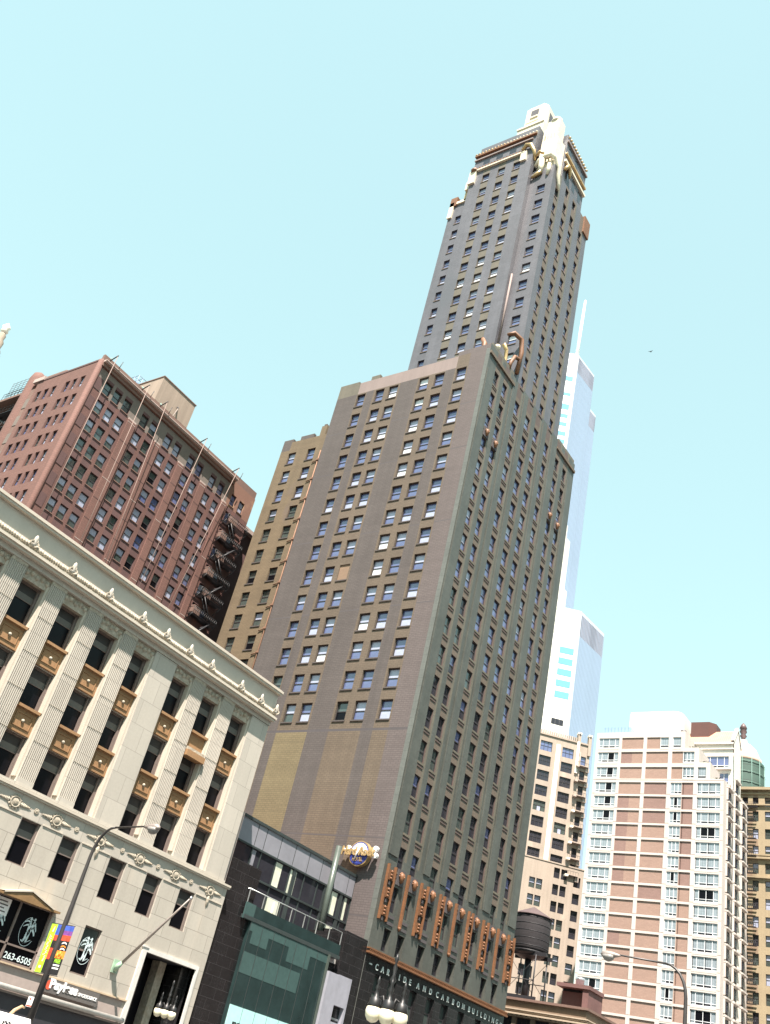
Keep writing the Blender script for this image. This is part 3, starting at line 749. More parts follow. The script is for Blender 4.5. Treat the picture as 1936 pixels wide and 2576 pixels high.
# round blue and gold sign on the brick wall
def round_sign():
    T = thing('hotel_sign', (-56.75, 75.8, 22.75), 'round blue and gold sign with bold gold lettering, mounted high on the dark brick wall', 'sign')
    F = FS(75.8)
    c = (-56.75, 22.72)
    def disc(mb, r, d0, d1, mt, n=36, sx=1):
        P = [(c[0] + r * sx * math.cos(2 * math.pi * i / n), c[1] + r * math.sin(2 * math.pi * i / n)) for i in range(n)]
        mb.face([F.P(u, z, d1) for u, z in P], mt)
        for i in range(n):
            a, b = P[i], P[(i + 1) % n]; mb.face([F.P(*a, d0), F.P(*b, d0), F.P(*b, d1), F.P(*a, d1)], mt)
    mb = MB(); disc(mb, 1.2, .12, .62, 'gold_terra'); mb.fbox(F, -57.3, -56.2, 22.2, 23.2, 0, .2, 'black_iron'); mb.build('rim', T)
    mb = MB(); disc(mb, 1.08, .5, .66, 'sign_blue'); disc(mb, .98, .6, .668, 'sign_white')
    n = 24
    mb.face([F.P(c[0] + .96 * math.cos(math.pi + math.pi * i / n), c[1] - .12 + .84 * math.sin(math.pi + math.pi * i / n), .675) for i in range(n + 1)], 'sign_blue')
    mb.fbox(F, c[0] - .5, c[0] + .5, c[1] - .98, c[1] - .74, .66, .69, 'sign_blue')
    mb.build('face', T)
    mb = MB()
    for u, z, r in ((-58.6, 22.95, .2), (-58.1, 23.2, .22), (-55.1, 22.95, .22), (-54.9, 23.25, .24), (-54.85, 22.6, .26)):
        k = 14; mb.face([F.P(u + r * math.cos(2 * math.pi * i / k), z + r * math.sin(2 * math.pi * i / k), .72) for i in range(k)], 'sign_white')
        for i in range(k):
            a, b = [(u + r * math.cos(2 * math.pi * (i + q) / k), z + r * math.sin(2 * math.pi * (i + q) / k)) for q in (0, 1)]
            mb.face([F.P(*a, .4), F.P(*b, .4), F.P(*b, .72), F.P(*a, .72)], 'sign_white')
    mb.build('backing', T)
    text('Hard Rock', F, -58.75, 22.52, .8, .78, 'gold_terra', T, width=3.95, bold=.035, ext=.05, shear=.08)
    text('HOTEL', F, -57.35, 21.98, .72, .36, 'gold_terra', T, width=1.2, bold=.02)
    # guitar neck strokes on the disc
    mb = MB(); mb.tube([F.P(-57.0, 22.1, .86), F.P(-56.65, 23.3, .86)], .09, 'sign_white', 6); mb.build('stroke', T)
round_sign()

# ================================================================== pale limestone commercial building
def dancers(F, u, z, d, s, parent, name='decal'):
    """white line drawing of two dancers in a ring, as on the gym windows"""
    mb = MB()
    def line(pts, w):
        for i in range(len(pts) - 1):
            (a, b), (c, e) = pts[i], pts[i + 1]; L = math.hypot(c - a, e - b) or 1; nx, nz = -(e - b) / L, (c - a) / L
            w0 = w[i] if isinstance(w, list) else w; w1 = w[i + 1] if isinstance(w, list) else w
            mb.face([F.P(u + s * (a - nx * w0), z + s * (b - nz * w0), d), F.P(u + s * (c - nx * w1), z + s * (e - nz * w1), d), F.P(u + s * (c + nx * w1), z + s * (e + nz * w1), d), F.P(u + s * (a + nx * w0), z + s * (b + nz * w0), d)], 'decal_pale')
    arc = lambda r0, r1, a0, a1: [(r0 * math.cos(R(a0 + (a1 - a0) * i / 18)), r1 * math.sin(R(a0 + (a1 - a0) * i / 18))) for i in range(19)]
    line(arc(.46, .62, 95, 330), .012); line(arc(.42, .55, 20, 110), .012)
    for cx in (-.05, .17):
        k = 10; mb.face([F.P(u + s * (cx + .055 * math.cos(2 * math.pi * i / k)), z + s * (.57 + .07 * math.sin(2 * math.pi * i / k)), d + .001) for i in range(k)], 'decal_pale')
    line([(-.03, .5), (.0, .2), (.02, 0), (-.05, -.3), (-.12, -.46)], [.03, .09, .1, .06, .03])
    line([(.18, .5), (.14, .2), (.06, .0), (.08, -.3), (.05, -.48)], [.03, .08, .09, .05, .03])
    line([(-.02, .42), (-.2, .45), (-.4, .33)], [.04, .03, .012]); line([(-.02, .3), (-.2, .27), (-.36, .16)], [.04, .03, .012])
    line([(.16, .42), (.32, .3), (.42, .1)], [.04, .05, .02]); line([(.14, .2), (.34, .02), (.4, -.1)], [.05, .05, .03])
    line([(-.12, -.44), (-.24, -.4)], [.04, .02]); line([(.05, -.46), (-.1, -.56), (.3, -.3)], .012)
    return mb.build(name, parent)

def limestone_building():
    T = thing('commercial_building', (-54, 36, 0), 'pale limestone building with fluted piers, orange panels and a frieze of carved medallions', 'building')
    WN = Wins(T); E = FE(-54.0)
    Y0, Y1 = 12.0, 55.5
    gaps = [(16.0, 17.8), (19.3, 21.2), (22.75, 24.7), (26.2, 28.1), (29.6, 31.55), (33.05, 35.0), (36.5, 38.45), (40.0, 41.75), (44.3, 46.1), (47.7, 49.6), (51.25, 53.2)]
    fl = [(17.85, 19.2), (21.3, 22.65), (24.8, 26.1), (28.2, 29.5), (31.65, 32.95), (35.1, 36.4), (38.55, 39.9), (46.2, 47.55), (49.72, 51.1)]
    row2 = [(15.9, 17.45), (19.35, 20.9), (22.8, 24.35), (26.25, 27.8), (29.7, 31.2), (33.1, 34.65), (36.57, 38.13), (40.0, 41.55), (44.3, 45.88), (47.9, 49.45), (51.4, 53.0)]
    # lower wall
    ops = []
    for a, b in row2: o = (a, b, 10.18, 12.85); ops.append(o); WN.add(E, *o, .28, 'office', 'frame_brown')
    big = (36.65, 41.5, 5.02, 8.45); ops.append(big)
    small = (44.3, 45.8, 5.55, 8.42); ops.append(small); WN.add(E, *small, .2, 'open', 'frame_brown')
    for a, b in ((29.5, 34.2), (22, 26.6), (15, 19.6)): ops.append((a, b, 5.02, 8.45)); WN.add(E, a, b, 5.02, 8.45, .2, 'shop', 'frame_brown')
    ent = (50.08, 55.25, 0, 8.15); ops.append(ent)
    shop = (14, 49.4, .5, 3.55); ops.append(shop)
    mb = MB()
    wall(mb, E, Y0, 56.15, 0, 14.1, ops, lambda u, z: 'pinkish_wall' if 3.55 < z < 4.95 and u < 49.7 else ('limestone_plain' if 12.9 < z else 'limestone'), reveal=.32, zs=(3.55, 4.95, 12.9))
    mb.face([(-54.35, 14, .5), (-54.35, 49.4, .5), (-54.35, 49.4, 3.55), (-54.35, 14, 3.55)], 'shop_black')
    for y in range(16, 49, 3): mb.box(-54.36, -54.28, y, y + .12, .5, 3.55, 'frame_brown')
    # thin relieving line under the frieze
    for a, b in zip([14.0] + [r[1] for r in row2], [r[0] for r in row2] + [56.1]): mb.fbox(E, a + .1, b - .1, 12.86, 12.93, 0, .05, 'limestone_trim')
    # upper back wall
    ops = []
    for a, b in gaps:
        for h in (26.3, 21.75, 17.35):
            o = (a + .08, b - .08, h - 2.75, h - .02); ops.append(o); WN.add(E, o[0], o[1], o[2], o[3], .82, 'office', 'frame_brown')
    wall(mb, E, Y0, Y1, 14.1, 30.0, ops, 'limestone_plain', d=-.55, reveal=.3, rmat='frame_brown')
    # wide smooth piers
    mb.fbox(E, 41.87, 44.12, 14.55, 27.1, -.55, .0, 'limestone_plain'); mb.fbox(E, 53.32, 55.5, 14.55, 27.1, -.55, .0, 'limestone_plain')
    mb.fbox(E, 55.5, 56.0, 13.8, 20.0, -.9, -.3, 'pinkish_wall'); mb.fbox(E, 12, 15.8, 14.55, 27.1, -.55, 0, 'limestone_plain')
    mb.fbox(E, 41.7, 41.87, 14.55, 26.7, -.55, -.12, 'limestone_trim'); mb.fbox(E, 53.12, 53.32, 14.55, 26.7, -.55, -.12, 'limestone_trim')
    # closing walls and roof
    mb.face([(-54.55, 55.5, 0), (-92, 55.5, 0), (-92, 55.5, 30), (-54.55, 55.5, 30)], 'limestone_plain')
    mb.face([(-92, 12, 0), (-54.0, 12, 0), (-54.0, 12, 30), (-92, 12, 30)], 'limestone_plain')
    mb.face([(-92, 55.5, 0), (-92, 12, 0), (-92, 12, 30), (-92, 55.5, 30)], 'limestone_plain')
    mb.face([(-92, 12, 29.6), (-54.3, 12, 29.6), (-54.3, 55.5, 29.6), (-92, 55.5, 29.6)], 'cornice_dark')
    mb.build('wall', T)
    # fluted piers
    for a, b in fl:
        q = MB(); n = 9; pts = []
        w = (b - a) / n
        for i in range(n):
            s0 = a + i * w
            for f, d in ((.0, 0), (.30, 0), (.42, -.07), (.80, -.07), (.92, 0)): pts.append((s0 + f * w, d))
        pts += [(b, 0)]
        for z0, z1, m2 in ((14.9, 26.9, 'limestone_plain'),):
            for i in range(len(pts) - 1):
                (u0, d0), (u1, d1) = pts[i], pts[i + 1]
                q.face([E.P(u0, z0, d0), E.P(u1, z0, d1), E.P(u1, z1, d1), E.P(u0, z1, d0)], m2)
            q.face([E.P(a, z0, -.55), E.P(a, z0, 0), E.P(a, z1, 0), E.P(a, z1, -.55)], m2); q.face([E.P(b, z0, 0), E.P(b, z0, -.55), E.P(b, z1, -.55), E.P(b, z1, 0)], m2)
            q.face([E.P(u, z1, d) for u, d in pts] + [E.P(b, z1, -.55), E.P(a, z1, -.55)], m2)
        for z in (17.3, 19.8, 22.1, 24.5): q.fbox(E, a + .02, b - .02, z, z + .025, -.3, .004, 'limestone_carved')
        q.fbox(E, a - .16, a, 14.9, 26.7, -.55, -.14, 'limestone_trim'); q.fbox(E, b, b + .08, 14.9, 26.7, -.55, -.2, 'limestone_trim')
        q.fbox(E, a - .02, b + .02, 14.55, 14.9, -.55, .015, 'limestone_plain')
        q.fbox(E, a, b, 26.9, 27.14, -.55, .0, 'limestone_carved')
        q.build('fluted_pier', T)
    # orange panels
    for gi, (a, b) in enumerate(gaps):
        for h in (23.45, 19.0):
            q = MB(); c = (a + b) / 2
            q.fbox(E, a, b, h - 1.62, h, -.9, -.36, 'spandrel_orange')
            q.fbox(E, a, b, h - .12, h + .06, -.6, -.14, 'spandrel_orange')
            if gi == 9 and h > 20:
                q.fbox(E, a - .05, b + .05, h - 2.0, h - 1.55, -.6, .2, 'spandrel_orange'); q.fbox(E, a, b, h - 1.55, h - 1.3, -.4, .05, 'limestone_carved')
            else:
                for u0, u1, z0, z1 in ((a + .3, a + .36, h - 1.25, h - .45), (b - .36, b - .3, h - 1.25, h - .45), (a + .3, b - .3, h - 1.31, h - 1.25), (a + .3, b - .3, h - .45, h - .39)): q.fbox(E, u0, u1, z0, z1, -.36, -.31, 'spandrel_orange')
                q.lathe(E.P(c, h - .85, -.36), [(.13, 0), (.11, .08), (.03, .12)], 'limestone_carved', 10, rot=Matrix.Rotation(R(90), 3, 'Y'))
            q.build('spandrel', T)
        q = MB(); q.fbox(E, a - .2, b + .15, 26.3, 27.2, -.55, -.22, 'limestone_carved')
        for i in range(5):
            t = a + .1 + (b - a - .2) * i / 4; q.lathe(E.P(t, 26.75 + .1 * (i % 2), -.24), [(.02, -.22), (.2, -.05), (.16, .1), (.02, .24)], 'limestone_carved', 7)
        q.build('carved_panel', T)
    # belt course and cornice
    q = MB()
    q.fbox(E, Y0, 56.3, 14.1, 14.22, -.5, .12, 'limestone_trim'); q.fbox(E, Y0, 56.3, 14.22, 14.36, -.5, .2, 'limestone_trim'); q.fbox(E, Y0, 55.6, 14.36, 14.56, -.6, .08, 'limestone_plain')
    q.build('belt_course', T)
    q = MB()
    q.fbox(E, Y0, 55.55, 27.14, 27.5, -.55, .06, 'limestone_plain'); q.fbox(E, Y0, 55.6, 27.5, 27.68, -.55, .42, 'limestone_trim'); q.fbox(E, Y0, 55.65, 27.68, 27.86, -.55, .55, 'limestone_trim'); q.fbox(E, Y0, 55.55, 27.86, 28.0, -.55, .4, 'limestone_carved')
    q.fbox(E, Y0, 55.5, 28.0, 29.9, -.5, .1, 'limestone_frieze')
    y = 12.2
    rr = random.Random(5)
    while y < 55.5:
        q.lathe(E.P(y, 28.18, .33), [(.02, -.2), (.13 + rr.random() * .07, -.05), (.12, .1), (.02, .22)], 'limestone_carved', 6); y += .2
    q.fbox(E, Y0, 55.55, 28.02, 28.32, -.1, .28, 'limestone_carved')
    q.build('cornice', T)
    q = MB()
    q.fbox(E, Y0, 55.6, 29.86, 30.02, -.5, .42, 'limestone_trim'); q.fbox(E, Y0, 55.62, 30.02, 30.2, -.5, .5, 'limestone_trim'); q.fbox(E, Y0, 55.5, 30.2, 30.26, -.5, .44, 'cornice_pink')
    q.build('coping', T)
    # palmettes on the ledge
    q = MB()
    q.lathe((0, -.05, 0), [(.05, -.05), (.20, .1), (.15, .3), (.2, .48), (.16, .68), (.05, .82)], 'limestone_frieze', 10, sy=.6)
    for sx in (-1, 1):
        q.tube([(sx * .1, -.08, -.1), (sx * .32, -.12, .02), (sx * .42, -.12, .2), (sx * .3, -.12, .28), (sx * .24, -.1, .16)], [.08, .09, .08, .06, .04], 'limestone_carved', 6)
        q.tube([(sx * .1, -.08, .2), (sx * .22, -.1, .36), (sx * .16, -.1, .5)], [.06, .06, .03], 'limestone_carved', 6)
    ante = q.data('palmette')
    for y in (14.9, 18.4, 21.8, 25.4, 28.95, 32.4, 35.9, 39.3, 41.9, 44.5, 47.05, 50.75, 53.35, 55.4):
        o = bpy.data.objects.new('palmette', ante); COL.objects.link(o); o.parent = T; o.rotation_euler = (0, 0, R(90)); o.scale = (.8, .7, .95); o.location = (.40, y - 36, 28.22)
    # carved frieze medallions
    def medal(big, pend):
        q = MB(); rot = Matrix.Rotation(R(90), 3, 'X')
        if big:
            q.lathe((0, 0, 0), [(.36, 0), (.38, .10), (.33, .16), (.29, .10), (.26, .07), (.2, .14), (.02, .17)] if not pend else [(.36, 0), (.38, .10), (.32, .16), (.27, .08), (.16, .08), (.13, .16), (.02, .19)], 'limestone_carved', 20, rot=rot)
            for i in range(12):
                t = 2 * math.pi * i / 12; q.lathe((.42 * math.cos(t), -.03, .42 * math.sin(t)), [(.02, -.09), (.09, 0), (.02, .09)], 'limestone_carved', 6)
            for sx in (-1, 1):
                for i in range(6):
                    x = sx * (.5 + i * .11); q.lathe((x, -.04, -.02), [(.02, -.17 + i * .02), (.075, 0), (.02, .17 - i * .02)], 'limestone_carved', 6)
                q.tube([(sx * .42, -.05, 0), (sx * 1.2, -.05, -.02)], [.06, .02], 'limestone_carved', 6)
            if pend: q.tube([(0, -.05, -.42), (0, -.08, -.7), (0, -.06, -.98), (0, -.03, -1.25)], [.08, .15, .09, .02], 'limestone_carved', 6)
        else:
            q.lathe((0, 0, 0), [(.17, 0), (.18, .06), (.12, .08), (.10, .05), (.06, .10), (.01, .11)], 'limestone_carved', 14, rot=rot)
        return q.data('medallion' if big else 'rosette')
    mA, mP, mS = medal(1, 0), medal(1, 1), medal(0, 0)
    def put(me, name, y): o = bpy.data.objects.new(name, me); COL.objects.link(o); o.parent = T; o.rotation_euler = (0, 0, R(90)); o.scale = (1.08, .55, .95); o.location = (.005, y - 36, 13.48)
    for y in (14.95, 18.4, 21.85, 25.3, 28.75, 32.2, 35.64, 39.09, 46.84, 50.55): put(mA, 'medallion', y)
    for y in (43.02, 54.41): put(mP, 'medallion', y)
    for y in (16.7, 20.1, 23.6, 27, 30.5, 33.9, 37.38, 40.83, 45.1, 48.68, 52.24): put(mS, 'rosette', y)
    # gym window
    q = MB(); a, b, c, d = big
    for u0, u1, z0, z1 in ((a, a + .12, c, d), (b - .12, b, c, d), (a, b, c, c + .12), (a, b, d - .08, d), (38.98, 39.1, c, d), (a, b, 5.95, 6.05)): q.fbox(E, u0, u1, z0, z1, -.26, -.1, 'frame_brown')
    g = q.build('display_window', T)
    q = MB(); q.face([E.P(a, c, -.22), E.P(b, c, -.22), E.P(b, d, -.22), E.P(a, d, -.22)], 'pane_deep'); q.build('pane', g)
    for u in (37.85, 40.3): dancers(E, u, 6.95, -.2, 1.32, g)
    text('263-6505', E, 39.25, 5.24, -.2, .36, 'decal_pale', g, name='phone_number', width=2.1, ext=.003, bold=.01)
    q = MB(); q.fbox(E, 36.75, 38.35, 7.35, 8.3, -.21, -.19, 'sign_white')
    for i, (w0, w1) in enumerate(((37.1, 38.1), (36.95, 38.2), (37.2, 38.0), (37.0, 38.15))): q.fbox(E, w0, w1, 8.08 - i * .19, 8.15 - i * .19, -.19, -.185, 'sash_mid')
    q.build('poster', g)
    q = MB()
    P0 = [(36.3, 8.45), (41.9, 8.45), (40.85, 8.62), (39.07, 9.05), (37.3, 8.62)]
    q.face([E.P(u, z, .45) for u, z in ((37.25, 8.5), (40.9, 8.5), (39.07, 9.0))], 'wood_trim')
    for (u0, z0), (u1, z1) in (((37.1, 8.5), (39.07, 9.03)), ((39.07, 9.03), (41.05, 8.5))):
        q.face([E.P(u0, z0, .5), E.P(u1, z1, .5), E.P(u1, z1 + .1, .5), E.P(u0, z0 + .1, .5)], 'limestone_trim'); q.face([E.P(u0, z0 + .1, .5), E.P(u1, z1 + .1, .5), E.P(u1, z1 + .1, 0), E.P(u0, z0 + .1, 0)], 'limestone_trim')
        q.face([E.P(u0, z0, 0), E.P(u1, z1, 0), E.P(u1, z1, .5), E.P(u0, z0, .5)], 'wood_trim')
    q.fbox(E, 36.5, 41.65, 8.4, 8.52, 0, .46, 'wood_trim')
    q.build('pediment', T)
    sm = [o for o in T.children if o.name.startswith('fluted_pier')][0]
    dancers(E, 45.05, 7.0, -.1, 1.32, T)
    # entrance
    q = MB()
    q.fbox(E, 49.68, 50.08, 0, 8.4, -.1, .12, 'white_marble'); q.fbox(E, 50.08, 55.25, 8.15, 8.42, -.1, .12, 'white_marble'); q.fbox(E, 55.25, 55.5, 0, 8.42, -.1, .12, 'white_marble'); q.fbox(E, 49.6, 50.16, 8.4, 8.5, -.1, .16, 'white_marble')
    q.build('entrance_frame', T)
    q = MB()
    q.fbox(E, 50.08, 55.25, 0, 8.3, -3.2, -3.0, 'black_granite'); q.fbox(E, 49.9, 50.08, 0, 8.2, -3, -.1, 'black_granite'); q.fbox(E, 55.25, 55.4, 0, 8.2, -3, -.1, 'black_granite'); q.fbox(E, 50.0, 55.3, 8.16, 8.3, -3, -.1, 'shop_black')
    q.fbox(E, 50.3, 51.3, 0, 8.0, -2.6, -1.2, 'black_granite'); q.fbox(E, 53.2, 53.9, 0, 8.1, -2.4, -1.6, 'limestone_carved'); q.fbox(E, 54.5, 55.2, 0, 8.1, -2.0, -.6, 'black_granite')
    q.build('entrance_recess', T)
    q = MB(); q.fbox(E, 51.4, 53.1, 0, 7.7, -2.3, -2.24, 'pane_deep'); q.fbox(E, 52.2, 52.3, 0, 7.6, -2.24, -2.18, 'frame_brown'); d = q.build('glass_door', T)
    dancers(E, 51.85, 6.1, -2.2, 1.1, d)
    # rails of the shop front
    q = MB(); q.fbox(E, 14, 49.7, 4.93, 5.02, 0, .12, 'tan_rail'); q.build('rail', T)
    q = MB(); q.tube([E.P(14, 3.8, .28), E.P(49.75, 3.8, .28)], .16, 'silver_tube', 10); q.fbox(E, 14, 49.7, 3.5, 3.62, 0, .3, 'frame_brown'); q.build('shutter_roll', T)
    q = MB(); q.face([E.P(14, 3.5, .12), E.P(49.65, 3.5, .12), E.P(49.65, .3, .12), E.P(14, .3, .12)][::-1], 'shop_black'); q.build('shop_front', T)
    WN.build(100)
    # shop sign
    S = thing('shop_sign', (-53.9, 42.6, 4.2), 'long grey shop sign with white lettering and a red disc, under the limestone wall', 'sign')
    q = MB(); q.fbox(E, 42.55, 47.2, 4.12, 4.9, .02, .2, 'sign_grey'); q.build('board', S)
    q = MB(); k = 20; c = (42.95, 4.55)
    q.face([E.P(c[0] + .25 * math.cos(2 * math.pi * i / k), c[1] + .27 * math.sin(2 * math.pi * i / k), .22) for i in range(k)], 'sign_red'); q.build('disc', S)
    text('Payless', E, 43.0, 4.42, .21, .52, 'sign_white', S, width=2.35, bold=.045)
    text('SHOESOURCE', E, 45.45, 4.42, .21, .19, 'sign_white', S, width=1.6, bold=.02)
    # flagpole
    Fp = thing('flagpole', (-54, 47.8, 6.7), 'bare grey flagpole slanting out from a green bracket on the limestone wall', 'flagpole')
    q = MB(); q.fbox(E, 47.55, 48.05, 6.3, 7.1, 0, .12, 'verdigris'); q.tube([E.P(47.8, 6.45, .1), E.P(47.8, 6.75, .3), E.P(47.85, 7.0, .52)], [.14, .18, .12], 'verdigris', 8); q.build('bracket', Fp)
    q = MB(); tip = FLAGTIP; q.tube([E.P(47.85, 6.95, .5), tip], [.10, .06], 'pole_metal', 8); q.build('pole', Fp)
    q = MB(); q.lathe(tip, [(.02, -.12), (.11, 0), (.02, .12)], 'vent_steel', 10); q.build('finial', Fp)
    q = MB(); b0 = Vector(E.P(47.85, 6.95, .5)); t0 = Vector(tip); p1 = b0.lerp(t0, .93); p2 = b0.lerp(t0, .45); q.tube([p1, (p1 + p2) / 2 + Vector((0, -.1, -.25)), p2], .012, 'rope', 4); q.build('halyard', Fp)
FLAGTIP = (-49.1, 47.95, 11.5)
limestone_building()

# ================================================================== low glass fronted building between the two
def glass_building():
    T = thing('glass_building', (-54, 64, 0), 'low modern glass fronted building with black granite piers and a roof terrace', 'building')
    G = FE(-54.3); C = FE(-54.0); U = FE(-57.0)
    q = MB()
    q.fbox(G, 56.2, 59.75, 0, 16.55, -1.2, 0, 'black_granite'); q.build('granite_pier', T); q = MB(); q.fbox(G, 72.4, 75.78, 0, 15.2, -2.5, .25, 'black_granite'); q.fbox(G, 70.5, 72.4, 11, 14.6, -2.5, -.4, 'black_granite')
    q.build('granite_pier', T)
    q = MB()
    q.box(-80, -57.1, 55.6, 75.7, 20.2, 20.7, 'cornice_dark'); q.box(-80, -57.15, 55.6, 75.7, 14, 20.2, 'teal_dark'); q.box(-57.2, -54.6, 59, 75.6, 12.4, 12.75, 'kerb_stone'); q.box(-80, -55.2, 56, 75.6, 0, 12.4, 'teal_dark')
    q.build('body', T)
    # upper storey
    ms = [58.0, 60.8, 62.0, 64.1, 66.2, 68.3, 70.35, 72.6, 74.7, 75.75]
    for i in range(len(ms) - 1):
        q = MB(); q.fbox(U, ms[i] + .05, ms[i + 1] - .05, 18.75, 20.6, 0, .12, 'panel_lilac'); q.build('panel', T)
    q = MB()
    q.fbox(U, 56, 75.75, 20.58, 20.82, -.2, .22, 'mullion'); q.fbox(U, 56, 75.75, 18.6, 18.75, 0, .16, 'mullion'); q.fbox(U, 56, 75.75, 16.35, 16.5, 0, .14, 'mullion')
    for x in ms: q.fbox(U, x - .05, x + .05, 12.8, 20.6, 0, .1, 'mullion')
    for x in (66.6, 71.4, 73.9): q.fbox(U, x, x + .45, 12.8, 18.6, .0, .12, 'mullion')
    q.build('mullion', T)
    rr = random.Random(11)
    for i in range(len(ms) - 1):
        q = MB()
        q.face([U.P(ms[i], 12.8, .02), U.P(ms[i + 1], 12.8, .02), U.P(ms[i + 1], 18.6, .02), U.P(ms[i], 18.6, .02)], 'pane_dark')
        p = q.build('glazing', T)
        if i in (3, 4, 7, 8, 1):
            k = MB(); w = ms[i + 1] - ms[i]
            k.face([U.P(ms[i] + .12, 16.55, .03), U.P(ms[i] + w * .48, 16.55, .03), U.P(ms[i] + w * .48, 18.5, .03), U.P(ms[i] + .12, 18.5, .03)], 'curtain_pale' if i != 1 else 'panel_lilac')
            if i in (7, 3): k.face([U.P(ms[i] + .12, 13.0, .03), U.P(ms[i] + w * .9, 13.0, .03), U.P(ms[i] + w * .9, 15.6, .03), U.P(ms[i] + .12, 15.6, .03)], 'curtain_pale')
            k.build('curtain', p)
    q = MB(); q.tube([(-56.1, 71.1, 12.7), (-56.1, 71.1, 22.1)], .27, 'post_green', 16); q.build('post', T)
    # glass box
    q = MB()
    q.fbox(C, 59.75, 70.45, 0, 12.9, -.6, 0, 'teal_dark'); q.fbox(C, 58.75, 72.0, 12.72, 13.0, -1.5, .05, 'mullion')
    q.build('glass_wall', T)
    for z0, z1, y0, y1 in ((12.05, 12.72, 59.8, 70.4), (9.05, 10.55, 59.8, 67.2), (11.2, 12.05, 60.2, 62.3), (11.0, 12.05, 65.0, 68.0)):
        q = MB(); q.face([C.P(y0, z0, .012), C.P(y1, z0, .012), C.P(y1, z1, .012), C.P(y0, z1, .012)], 'teal_panel'); q.build('spandrel_panel', T)
    q = MB()
    for i in range(8):
        y = 59.8 + i * 1.52; q.fbox(C, y - .02, y + .02, 0, 12.72, 0, .03, 'mullion')
    q.fbox(C, 70.35, 70.6, 0, 12.8, -.6, .1, 'post_green'); q.build('glass_joint', T)
    q = MB(); q.fbox(C, 59.85, 67.2, 4.6, 6.82, .03, .1, 'sign_aqua')
    for i in range(1, 5): q.fbox(C, 59.85 + i * 1.5 - .015, 59.85 + i * 1.5 + .015, 4.6, 6.82, .1, .104, 'teal_dark')
    s = q.build('sign_panel', T)
    text('remain', C, 60.55, 5.38, .11, .62, 'black_letters', s, ext=.01, bold=.015, width=3.4, sub=.72)
    # terrace parapet of glass and rail
    q = MB(); q.face([C.P(58.75, 12.95, -.02), C.P(71.9, 12.95, -.02), C.P(71.9, 13.85, -.02), C.P(58.75, 13.85, -.02)], 'teal_dark'); q.fbox(C, 58.7, 59.9, 12.7, 13.9, -.1, 0, 'teal_panel'); q.build('parapet', T)
    q = MB(); q.tube([C.P(58.8, 14.9, -.1), C.P(71.8, 14.9, -.1)], .035, 'rail_steel', 6)
    q.tube([C.P(58.8, 14.9, -.1), C.P(58.8, 14.9, -1.6)], .035, 'rail_steel', 6)
    for i in range(8): q.fbox(C, 58.8 + i * 1.85, 58.86 + i * 1.85, 12.95, 14.9, -.13, -.07, 'rail_steel')
    q.build('railing', T)
    # metal blade over the door
    q = MB()
    q.fbox(C, 70.6, 72.2, 0, 11.55, -.3, .35, 'metal_blade'); q.fbox(C, 72.2, 74.05, 9.25, 11.6, -.3, .35, 'metal_blade'); q.fbox(C, 73.75, 74.05, 0, 9.25, -.3, .35, 'metal_blade')
    q.fbox(C, 72.2, 73.75, 4, 9.25, -.3, -.1, 'pane_dark'); q.fbox(C, 72.2, 73.75, 8.2, 8.35, -.1, .05, 'rail_steel'); q.fbox(C, 72.2, 73.75, 0, 8.0, -.2, .3, 'metal_blade')
    q.build('metal_canopy', T)
    # tables with parasols and chairs on the terrace
    def setof(y, fold, label):
        t = thing('patio_table', (-55.4, y, 12.75), label, 'table', 'tables on the glass building terrace')
        q = MB(); q.lathe((-55.4, y, 13.45), [(.42, 0), (.42, .04), (.02, .045)], 'tan_wood', 14); q.build('table_top', t)
        q = MB(); q.lathe((-55.4, y, 12.75), [(.26, 0), (.05, .06), (.04, .7)], 'rail_steel', 8); q.build('leg', t)
        for k, dy in enumerate((-.75, .75)):
            c = thing('patio_chair', (-55.4, y + dy, 12.75), 'tan slatted chair %s of the terrace table %s' % (('south', 'north')[k], fold), 'chair', 'chairs on the glass building terrace')
            b = MB(); b.box(-55.62, -55.18, y + dy - .22, y + dy + .22, 13.17, 13.21, 'tan_wood'); b.build('seat', c)
            b = MB(); e = dy + (.2 if dy > 0 else -.2)
            for j in range(4): b.box(-55.6 + j * .11, -55.53 + j * .11, y + e - .02, y + e + .02, 13.21, 13.68, 'tan_wood')
            b.build('backrest', c)
            for sx in (-.19, .19):
                for sy in (-.19, .19):
                    b = MB(); b.box(-55.4 + sx - .02, -55.4 + sx + .02, y + dy + sy - .02, y + dy + sy + .02, 12.75, 13.17, 'rail_steel'); b.build('leg', c)
    setof(61.4, 'by the west corner post', 'round tan terrace table nearest the pale limestone building')
    setof(64.6, 'in the middle of the rail', 'round tan terrace table midway along the terrace rail')
    setof(67.9, 'beside the green post', 'round tan terrace table nearest the green post')
    u = thing('folded_parasol', (-55.2, 63.2, 12.75), 'folded cream parasol standing on the glass building terrace', 'parasol')
    q = MB(); q.lathe((-55.2, 63.2, 12.75), [(.3, 0), (.3, .08), (.03, .1), (.025, 2.3)], 'rail_steel', 10); q.build('pole', u)
    q = MB(); q.lathe((-55.2, 63.2, 13.5), [(.05, 0), (.16, .1), (.13, .7), (.04, 1.45)], 'curtain_pale', 10); q.build('canopy', u)
glass_building()

